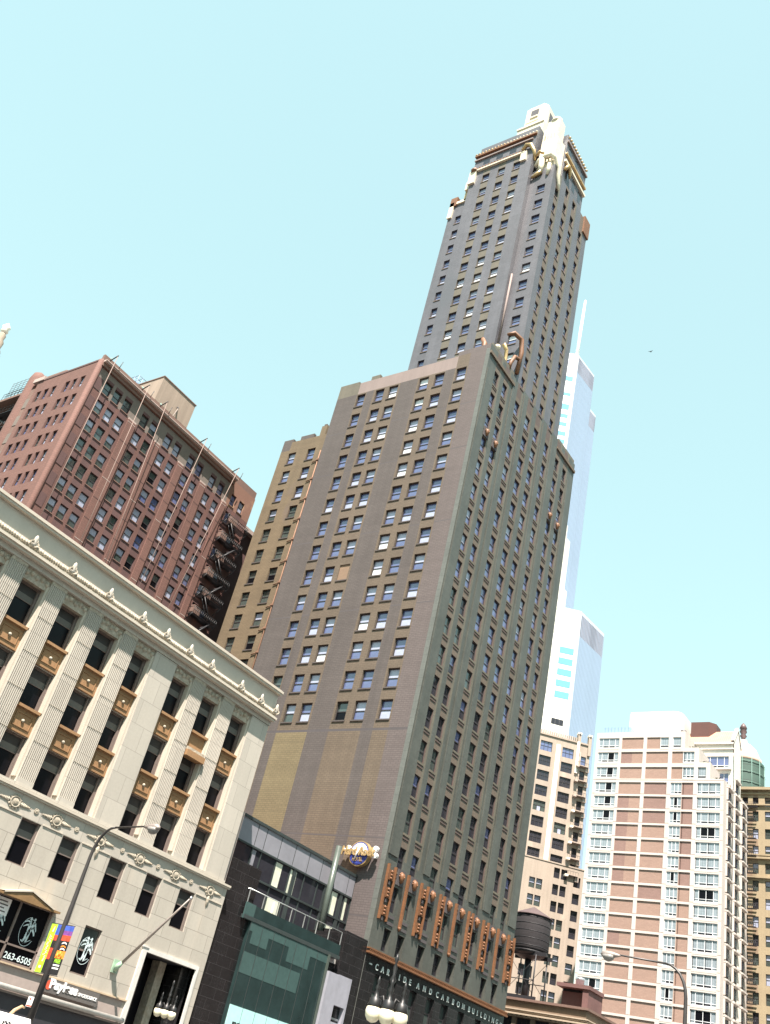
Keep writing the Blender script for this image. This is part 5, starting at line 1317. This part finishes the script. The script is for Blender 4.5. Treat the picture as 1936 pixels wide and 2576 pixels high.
# ================================================================== yellow stone block and domed tower on the right edge
def yellow_block():
    T = thing('stone_block', (-70, 250, 0), 'yellowish stone block with iron fire escapes, partly hidden behind the white apartment block', 'building')
    WN = Wins(T); S = FS(250.0); rr = random.Random(2)
    heads = [92.2, 88.5, 84.0, 79.7] + [75.4 - 4.25 * i for i in range(17)]
    q = MB(); ops = []
    for a in (-73.0, -69.9, -67.3, -64.3, -61.2, -58.0, -54.8, -51.6, -48.4):
        for i, h in enumerate(heads):
            o = (a, a + 1.45, h - 2.55, h); ops.append(o); WN.add(S, *o, .35, 'dark' if a < -66 and rr.random() < .5 else rr.choice(['greentop', 'soft', 'green']), 'sash_dark')
    wall(q, S, -78, -44, 0, 94.4, ops, lambda u, z: 'yellow_stone_dark' if u < -66.0 and rr.random() < .75 else 'yellow_stone', reveal=.4, us=(-66,))
    for z, h, d in ((94.0, .7, .9), (92.9, .4, .3), (90.0, .35, .5), (77.2, .4, .5), (76.4, .5, .6), (71.7, .4, .5)): q.fbox(S, -78, -44, z, z + h, 0, d, 'yellow_stone')
    q.box(-78, -44, 250.1, 275, 93, 94, 'yellow_stone'); q.face([(-44, 250, 0), (-44, 280, 0), (-44, 280, 94), (-44, 250, 94)], 'yellow_stone'); q.face([(-78, 280, 0), (-78, 250, 0), (-78, 250, 94), (-78, 280, 94)], 'yellow_stone'); q.face([(-44, 280, 0), (-78, 280, 0), (-78, 280, 94), (-44, 280, 94)], 'yellow_stone')
    q.build('wall', T)
    q = MB()
    for h in heads:
        z = h - 2.7
        for j in range(4): q.fbox(S, -71.2, -66.2, z - .06, z, .2 + j * .35, .4 + j * .35, 'black_iron')
        for zz in (.45, .9): q.tube([S.P(-71.2, z + zz, 1.6), S.P(-66.2, z + zz, 1.6)], .05, 'black_iron', 4)
        for j in range(12): x = -71.2 + 5 * j / 11; q.tube([S.P(x, z, 1.6), S.P(x, z + .9, 1.6)], .035, 'black_iron', 4)
        q.tube([S.P(-70.8, z, 1.0), S.P(-68.3, z - 4.1, 1.0)], .12, 'black_iron', 4)
    q.build('fire_escape', T)
    WN.build(100)
    D = thing('domed_tower', (-75.9, 272, 94), 'round tower wrapped in green netting under a tiled dome and dark finial', 'tower')
    q = MB(); q.lathe((-75.9, 272, 0), [(5.7, 0), (5.7, 109.6)], 'net_green', 28); q.build('netting', D)
    q = MB()
    for i in range(14):
        t = 2 * math.pi * i / 14; x, y = -75.9 + 5.85 * math.cos(t), 272 + 5.85 * math.sin(t); q.tube([(x, y, 94), (x, y, 110.4)], .09, 'rig_green', 5)
    for z in (97, 100, 103, 106, 109): q.tube([(-75.9 + 5.9 * math.cos(R(a)), 272 + 5.9 * math.sin(R(a)), z) for a in range(0, 361, 20)], .07, 'rig_green', 5)
    q.build('scaffold_tube', D)
    q = MB(); q.lathe((-75.9, 272, 109.6), [(5.0, 0), (5.0, 1.6), (4.5, 1.9), (4.3, 3.0), (3.6, 4.6), (2.2, 6.0), (1.1, 6.6), (1.0, 7.6)], 'dome_tile', 28); q.build('dome', D)
    q = MB(); q.lathe((-75.9, 272, 117.0), [(1.0, 0), (.5, .8), (1.0, 1.5), (.6, 2.1), (1.05, 2.8), (.8, 3.6), (1.1, 3.9), (.7, 4.9), (.15, 5.6)], 'finial_dark', 12); q.build('finial', D)
yellow_block()

# ================================================================== low brown building, water tank and roof shed
def brown_low():
    T = thing('stone_building', (-56, 130, 0), 'low brown stone building with a heavy moulded cornice beside the terracotta tower', 'building')
    S = FS(130.0); E = FE(-56.0); WN = Wins(T)
    q = MB(); so = [(-80 + 2.75 * i + .2, -80 + 2.75 * i + 2.35, 13.2, 17.7) for i in range(9)]; so = [o for o in so if o[1] < -56.6]
    eo = [(131.5 + 3 * i, 133.8 + 3 * i, 13.2, 17.7) for i in range(9)]
    for o in so: WN.add(S, *o, .5, 'tripdark')
    for o in eo: WN.add(E, *o, .5, 'tripdark')
    wall(q, S, -82, -56, 0, 19.8, so, 'brown_stone', reveal=.55); wall(q, E, 130, 160, 0, 19.8, eo, 'brown_stone', reveal=.55)
    q.box(-82, -56.2, 130.2, 160, 19, 19.4, 'cornice_dark'); q.face([(-56, 160, 0), (-82, 160, 0), (-82, 160, 19.8), (-56, 160, 19.8)], 'brown_stone')
    q.build('wall', T)
    q = MB()
    for z0, z1, d, k in ((19.75, 20.05, .35, 'cornice_dark'), (18.55, 18.7, .45, 'brown_trim'), (18.32, 18.5, .3, 'brown_trim'), (18.0, 18.2, .5, 'brown_trim'), (17.75, 17.9, .2, 'brown_trim')):
        q.fbox(S, -82, -56 + d, z0, z1, -.3, d, k); q.fbox(E, 130 - d + .004, 160, z0, z1 - .003, -.3, d - .004, k)
    for i in range(36): q.fbox(S, -81.5 + i * .72, -81.15 + i * .72, 17.88, 18.02, .2, .42, 'brown_trim')
    q.build('cornice', T)
    WN.build(100)
    # water tank
    K = thing('water_tank', (-68.0, 135.5, 20), 'dark wooden water tank with a conical roof on iron legs above the brown cornice', 'water tank')
    c = (-68.0, 135.5)
    q = MB(); q.lathe((*c, 27.0), [(2.62, 0), (2.75, .4), (2.75, 4.9), (2.7, 5.0)], 'tank_wood', 32)
    for z in (27.6, 28.6, 29.6, 30.6, 31.5): q.lathe((*c, z), [(2.76, 0), (2.79, .03), (2.76, .07)], 'black_iron', 32)
    q.build('tank', K)
    q = MB(); q.lathe((*c, 32.0), [(2.95, -.12), (2.9, 0), (.1, 1.35)], 'tank_roof', 14, smooth=False); q.build('roof', K)
    q = MB(); q.lathe((*c, 26.1), [(1.0, 0), (2.2, .5), (2.75, .95)], 'black_iron', 20); q.box(c[0] - 3, c[0] + 3.6, c[1] - 1.8, c[1] - 1.5, 26.4, 26.9, 'black_iron'); q.box(c[0] - 3, c[0] + 3, c[1] + 1.5, c[1] + 1.8, 26.4, 26.9, 'black_iron'); q.build('platform', K)
    for sx in (-1, 1):
        for sy in (-1, 1):
            q = MB(); q.tube([(c[0] + sx * 2.1, c[1] + sy * 1.9, 20), (c[0] + sx * 2.1, c[1] + sy * 1.9, 26.5)], .1, 'black_iron', 6); q.build('leg', K)
    q = MB(); q.tube([(c[0], c[1], 20), (c[0], c[1], 26.5)], .48, 'black_iron', 10); q.build('riser_pipe', K)
    for sy in (-1.9, 1.9):
        q = MB()
        q.tube([(c[0] - 2.1, c[1] + sy, 21.4), (c[0] + 2.1, c[1] + sy, 26.0)], .035, 'black_iron', 4); q.tube([(c[0] + 2.1, c[1] + sy, 21.4), (c[0] - 2.1, c[1] + sy, 26.0)], .035, 'black_iron', 4); q.tube([(c[0] - 2.1, c[1] + sy, 23.1), (c[0] + 2.1, c[1] + sy, 23.1)], .06, 'black_iron', 4)
        q.box(c[0] - 3.2, c[0] + 2.7, c[1] + sy - .15, c[1] + sy + .15, 20.5, 21.0, 'black_iron')
        q.build('brace', K)
    # shed
    B = thing('roof_shed', (-63.5, 142, 19.4), 'rusty brown roof shed with a steel vent on top, right of the water tank', 'shed')
    q = MB(); q.box(-65.2, -61.0, 142, 142.3, 19.4, 23.6, 'rust_shed'); q.box(-65.6, -60.4, 140.6, 146, 24.0, 24.5, 'rust_shed'); q.box(-61.5, -60.6, 140.8, 146, 19.4, 24.0, 'rust_shed'); q.box(-65.2, -61.6, 142.3, 142.5, 19.4, 24, 'black_iron'); q.build('wall', B)
    q = MB(); q.lathe((-62.6, 142, 24.5), [(.6, 0), (.6, .7), (.68, .75), (.68, 1.1), (.1, 1.2)], 'vent_steel', 14); q.build('vent', B)
    q = MB(); q.box(-64.6, -62.6, 141.5, 142, 19.4, 21.1, 'brown_trim'); q.build('crate_stack', B) if 0 else None
brown_low()

# slender stone pinnacle, far left
def pinnacle():
    T = thing('stone_pinnacle', (-152, 58.5, 0), 'carved stone pinnacle of a distant spire at the very left edge', 'spire')
    x, y = -152.0, 57.6
    q = MB(); q.lathe((x, y, 60), [(2.2, 0), (2.0, 38), (1.7, 44)], 'statue_stone', 8, smooth=False); q.build('shaft', T)
    q = MB(); q.lathe((x, y, 103), [(1.7, 0), (1.2, .8), (1.35, 2.0), (.9, 2.6), (1.0, 4.2), (.65, 4.8), (.75, 5.8), (.45, 6.3)], 'statue_stone', 10); q.build('carved_tier', T)
    q = MB(); q.lathe((x, y, 109.2), [(.3, 0), (.75, .5), (.6, 1.2), (.8, 1.6), (.3, 2.3), (.05, 2.6)], 'cream_bright', 10); q.build('finial', T)
pinnacle()

# ================================================================== street furniture
def street_lamp(base, sgn, h, ln, label):
    T = thing('street_lamp', base, label, 'street lamp', 'tall street lamps')
    x, y, z = base
    q = MB(); q.lathe(base, [(.34, 0), (.34, .3), (.26, .5), (.24, 1.2), (.22, 1.3)], 'lamp_steel', 12); q.build('base', T)
    q = MB()
    pts = [(x, y, z + 1.2), (x, y, z + h * .5), (x, y, z + h - 1.9)]
    rs = [.21, .16, .10]
    for a in range(15, 91, 15): pts.append((x + sgn * 1.3 * (1 - math.cos(R(a))), y, z + h - 1.9 + 1.75 * math.sin(R(a)))); rs.append(.10 - a * .0004)
    q.tube(pts, rs, 'lamp_steel', 10); q.build('pole', T)
    q = MB(); q.tube([pts[-1], (x + sgn * (ln - 1.0), y, z + h + .02), (x + sgn * (ln - .6), y, z + h)], [.065, .05, .05], 'lamp_steel', 8); q.build('arm', T)
    q = MB(); rot = Matrix.Rotation(R(90 * sgn), 3, 'Y')
    q.lathe((x + sgn * (ln - 1.15), y, z + h - .02), [(.04, 0), (.10, .2), (.20, .6), (.22, .95), (.16, 1.2), (.04, 1.3)], 'pole_metal', 12, rot=rot); q.build('lamp_head', T)
    q = MB(); q.lathe((x + sgn * (ln - .35), y, z + h - .42), [(.05, 0), (.2, .06), (.30, .2), (.33, .36)], 'lamp_lens', 14, sx=1.2); q.build('lens', T)
    return T
street_lamp((-48.85, 38.6, .13), 1, 13.1, 4.95, 'tall dark lamp post with curved arm, carrying banners, before the limestone building')
street_lamp((-19.85, 59.9, .16), -1, 13.15, 5.2, 'tall dark lamp post with curved arm before the white apartment block')

def banner():
    T = thing('banner', (-49.4, 38.6, 4.75), 'green edged event banner with a fiery picture, hung left of the lamp post', 'banner', 'banners on the lamp post')
    F = FS(38.6); z0, z1 = 4.76, 7.36
    q = MB(); q.fbox(F, -49.97, -49.42, z0, z1, -.012, .012, 'banner_green'); q.build('green_strip', T)
    q = MB()
    q.fbox(F, -49.42, -49.0, z0, 5.5, -.012, .012, 'banner_black'); q.fbox(F, -49.42, -49.0, 5.5, 6.1, -.012, .012, 'banner_red'); q.fbox(F, -49.42, -49.0, 6.1, 6.5, -.012, .012, 'banner_black'); q.fbox(F, -49.42, -49.0, 6.5, 6.8, -.012, .012, 'banner_red'); q.fbox(F, -49.42, -49.0, 6.8, z1, -.012, .012, 'banner_blue')
    q.build('picture', T)
    q = MB(); q.tube([F.P(-50.02, z1 + .03, 0), F.P(-48.9, z1 + .03, 0)], .025, 'lamp_steel', 6); q.tube([F.P(-50.02, z0 - .03, 0), F.P(-48.9, z0 - .03, 0)], .025, 'lamp_steel', 6); q.build('bracket', T)
    # small pale marks running up the green strip
    q = MB(); r2 = random.Random(5)
    for i in range(26): u = -49.84 + r2.uniform(0, .22); z = 5.35 + i * .055; q.fbox(F, u, u + .1, z, z + .03, .012, .016, 'sign_white')
    for i in range(6): q.fbox(F, -49.75 + i * .02, -49.6, 6.95 + i * .05, 6.98 + i * .05, .012, .016, 'sign_white')
    q.fbox(F, -49.78, -49.6, 5.0, 5.12, .012, .016, 'sign_white')
    q.build('marks', T)
    T2 = thing('banner', (-48.3, 38.6, 4.75), 'blue and orange picture banner with a black foot reading FREE, on the lamp post', 'banner', 'banners on the lamp post')
    q = MB()
    q.fbox(F, -48.72, -47.95, z0, 5.62, -.012, .012, 'banner_black'); q.fbox(F, -48.72, -47.95, 5.62, 6.02, -.012, .012, 'banner_orange'); q.fbox(F, -48.72, -47.95, 6.02, 6.55, -.012, .012, 'banner_black'); q.fbox(F, -48.72, -47.95, 6.55, 6.85, -.012, .012, 'banner_red'); q.fbox(F, -48.72, -47.95, 6.85, 7.08, -.012, .012, 'banner_purple'); q.fbox(F, -48.72, -47.95, 7.08, z1, -.012, .012, 'banner_blue')
    q.build('picture', T2)
    q = MB()
    for z, k in ((6.4, 'sign_white'), (6.22, 'banner_orange'), (6.08, 'sign_white')):
        pts = [(-48.5 + .42 * i / 8, z + .07 * math.sin(math.pi * i / 8)) for i in range(9)]
        for i in range(8): (a, b), (c, d) = pts[i], pts[i + 1]; q.face([F.P(a, b - .04, .015), F.P(c, d - .04, .015), F.P(c, d + .03, .015), F.P(a, b + .03, .015)], k)
    for u, z in ((-48.55, 5.75), (-48.35, 5.85), (-48.15, 5.75)): q.lathe(F.P(u, z, .0), [(.02, -.15), (.08, 0), (.03, .15)], 'banner_orange', 8)
    q.build('figures', T2)
    text('FREE', F, -48.6, 5.38, .014, .2, 'banner_green', T2, width=.52, ext=.002, bold=.02)
    q = MB()
    for z in (5.22, 5.06): q.fbox(F, -48.6, -48.05, z, z + .08, .012, .016, 'sign_white')
    q.build('text_line', T2)
    q = MB(); q.tube([F.P(-48.9, z1 + .03, 0), F.P(-47.9, z1 + .03, 0)], .025, 'lamp_steel', 6); q.tube([F.P(-48.9, z0 - .03, 0), F.P(-47.9, z0 - .03, 0)], .025, 'lamp_steel', 6); q.build('bracket', T2)
    P = thing('parking_sign', (-49.3, 38.6, 3.0), 'small white and red street sign on the lamp post below the green banner', 'sign')
    q = MB(); q.fbox(F, -49.63, -49.06, 3.0, 3.52, -.01, .01, 'sign_white'); q.build('plate', P)
    q = MB(); q.fbox(F, -49.6, -49.1, 3.02, 3.09, .01, .014, 'sign_red'); q.lathe(F.P(-49.42, 3.4, .012), [(.07, 0), (.07, .004)], 'sign_red', 12, rot=Matrix.Rotation(R(90), 3, 'X')); q.build('symbol', P)
banner()

def globe_lamp(base, ang, s, label):
    T = thing('globe_lamp', base, label, 'globe lamp', 'ornate globe lamps')
    x, y, z = base; c, n = math.cos(R(ang)), math.sin(R(ang)); h = 5.15 * s
    q = MB(); q.lathe(base, [(.30, 0), (.30, .25), (.2, .5), (.12, .9), (.09, 1.6), (.08, h - .9), (.12, h - .7), (.07, h - .5)], 'lamp_iron', 12); q.build('pole', T)
    q = MB(); q.lathe((x, y, z + h - .5), [(.07, 0), (.09, .4), (.06, .6), (.1, .75), (.05, .9), (.11, 1.05), (.05, 1.2), (.07, 1.45), (.03, 1.6), (.08, 1.72), (.02, 1.9)], 'lamp_iron', 10); q.build('finial', T)
    for i, o in enumerate((-.46, 0, .46)):
        gx, gy = x + c * o, y + n * o; fy = 0.1 if o == 0 else 0
        gx += -n * -fy; gy += c * -fy
        gz = z + h - .55
        if o or fy:
            q = MB(); q.tube([(x, y, z + h - .75), ((x + gx) / 2, (y + gy) / 2, gz + .55), (gx, gy, gz + .42)], [.05, .045, .04], 'lamp_iron', 6); q.build('arm', T)
        q = MB(); q.lathe((gx, gy, gz), [(.02, -.32), (.16, -.27), (.25, -.14), (.27, .02), (.24, .14), (.17, .2)], 'globe_cream', 18); q.build('globe', T)
        q = MB(); q.lathe((gx, gy, gz + .19), [(.22, -.03), (.25, .02), (.2, .12), (.2, .22), (.08, .3), (.05, .5), (.08, .58), (.03, .7), (.06, .78), (.01, .95)], 'lamp_iron', 12); q.build('cap', T)
globe_lamp((-20, 29.95, .16), 34, 1.0, 'black iron lamp with three cream globes before the lettered black granite base')
globe_lamp((-50, 49.6, .13), 45, 1.0, 'black iron lamp with three cream globes before the limestone building entrance')

def taxi():
    T = thing('taxi', (-13, 8.6, 0), 'white taxi with a pale advertising topper on its roof, at the bottom left corner', 'taxi')
    x, y = -13.0, 8.6
    q = MB()
    prof = [(-2.4, .45), (-2.4, .85), (-1.9, .98), (-1.2, 1.02), (-.65, 1.45), (.75, 1.48), (1.45, 1.05), (2.2, .98), (2.35, .8), (2.35, .4)]
    for sx in (-1, 1):
        q.face([(x + sx * (.9 if z < 1.1 else .72), y + a, z) for a, z in (prof if sx < 0 else prof[::-1])], 'taxi_paint')
    for i in range(len(prof)):
        (a, z), (b, w) = prof[i], prof[(i + 1) % len(prof)]
        wa, wb = (.9 if z < 1.1 else .72), (.9 if w < 1.1 else .72); q.face([(x - wa, y + a, z), (x + wa, y + a, z), (x + wb, y + b, w), (x - wb, y + b, w)][::-1], 'taxi_paint')
    q.build('body', T)
    q = MB()
    for sx in (-1, 1): q.face([(x + sx * .885, y - 1.0, 1.06), (x + sx * .885, y + 1.2, 1.06), (x + sx * .74, y + .7, 1.42), (x + sx * .74, y - .6, 1.42)], 'pane_dark')
    q.build('window', T)
    for a in (-1.5, 1.5):
        for sx in (-1, 1):
            q = MB(); q.lathe((x + sx * .82, y + a, .32), [(.02, -.1), (.32, -.1), (.32, .1), (.02, .1)], 'tyre_rubber', 18, rot=Matrix.Rotation(R(90), 3, 'Y')); q.build('wheel', T)
    yt = 10.25
    dz = TOPZ
    q = MB(); q.face([(x + .3, yt - 1.5, 1.5), (x + .3, yt, 1.5), (x + .12, yt - .06, dz), (x + .12, yt - 1.5, dz)], 'sign_white'); q.face([(x - .3, yt - 1.5, 1.5), (x - .3, yt, 1.5), (x - .12, yt - .06, dz), (x - .12, yt - 1.5, dz)][::-1], 'sign_white')
    q.face([(x + .3, yt, 1.5), (x - .3, yt, 1.5), (x - .12, yt - .06, dz), (x + .12, yt - .06, dz)], 'sign_white'); q.face([(x + .12, yt - 1.5, dz), (x + .12, yt - .06, dz), (x - .12, yt - .06, dz), (x - .12, yt - 1.5, dz)], 'sign_white')
    t = q.build('topper', T)
    F = FE(x + .3)
    tx = text('.com', F, yt - .86, dz - .25, -.1, .155, 'black_letters', t, width=.44, ext=.002)
    q = MB(); q.lathe(F.P(yt - .12, dz - .13, -.1), [(.035, 0), (.03, .01)], 'sign_red', 10, rot=Matrix.Rotation(R(90), 3, 'Y')); q.build('dot', t)
    q = MB(); q.tube([(x, yt - .36, dz - .02), (x, yt - .3, dz + .06), (x, yt - .2, dz + .13), (x, yt - .14, dz + .12)], [.022, .024, .02, .01], 'tan_wood', 8); q.build('horn', t)
TOPZ = 1.86
taxi()

def bird():
    k = 210; d = Vector((-0.27794031, 0.66241337, 0.6956707)); p = d * k + Vector((0, 0, CAMZ))
    q = MB(); v = [(-.02, -.22, 0), (.04, 0, .05), (.02, .25, .02), (-.05, 0, -.05)]
    b = [(p.x + .0, p.y - .3, p.z), (p.x + .09, p.y, p.z + .03), (p.x, p.y + .34, p.z), (p.x - .09, p.y, p.z + .03), (p.x, p.y, p.z + .1), (p.x, p.y, p.z - .08)]
    q.mesh(b, [(0, 1, 4), (1, 2, 4), (2, 3, 4), (3, 0, 4), (1, 0, 5), (2, 1, 5), (3, 2, 5), (0, 3, 5)], 'bird_grey')
    q.face([(p.x + .06, p.y - .1, p.z + .02), (p.x + .5, p.y - .02, p.z + .28), (p.x + .62, p.y - .14, p.z + .2), (p.x + .07, p.y + .14, p.z + .02)], 'bird_grey')
    q.face([(p.x - .06, p.y - .1, p.z + .02), (p.x - .5, p.y - .02, p.z + .28), (p.x - .62, p.y - .14, p.z + .2), (p.x - .07, p.y + .14, p.z + .02)][::-1], 'bird_grey')
    tag(q.build('bird'), 'small dark bird gliding in the empty sky on the right', 'bird')
bird()

# ================================================================== unseen blocks across the street, added to cut sky light, mirrored in the glass
def across(base, y0, y1, h, name, label, k):
    T = thing(name, base, label, 'building'); WN = Wins(T)
    F = Fr(base[0], 0, 270); q = MB(); ops = []
    z = 6.0
    while z < h - 4:
        y = y0 + 2
        while y < y1 - 4: ops.append((-y - 3.4, -y, z, z + 2.2)); y += 4.6
        z += 3.8
    for o in ops: WN.add(F, *o, .25, 'dark')
    wall(q, F, -y1, -y0, 0, h, ops, k, reveal=.3)
    x = base[0]
    q.face([(x, y0, 0), (x, y0, h), (x + 30, y0, h), (x + 30, y0, 0)][::-1], k); q.face([(x, y1, 0), (x + 30, y1, 0), (x + 30, y1, h), (x, y1, h)][::-1], k); q.face([(x, y0, h), (x, y1, h), (x + 30, y1, h), (x + 30, y0, h)][::-1], k); q.face([(x + 30, y0, 0), (x + 30, y0, h), (x + 30, y1, h), (x + 30, y1, 0)][::-1], k)
    q.build('wall', T); WN.build(100)
across((42, 230, 0), 165, 300, 118, 'office_slab', 'tall dark office slab added unseen across the street, mirrored in the tower windows', 'brown_panel')
across((40, 40, 0), -60, 135, 46, 'office_block', 'lower grey office block added unseen across the plaza, mirrored in the low glass front', 'grey_terra')
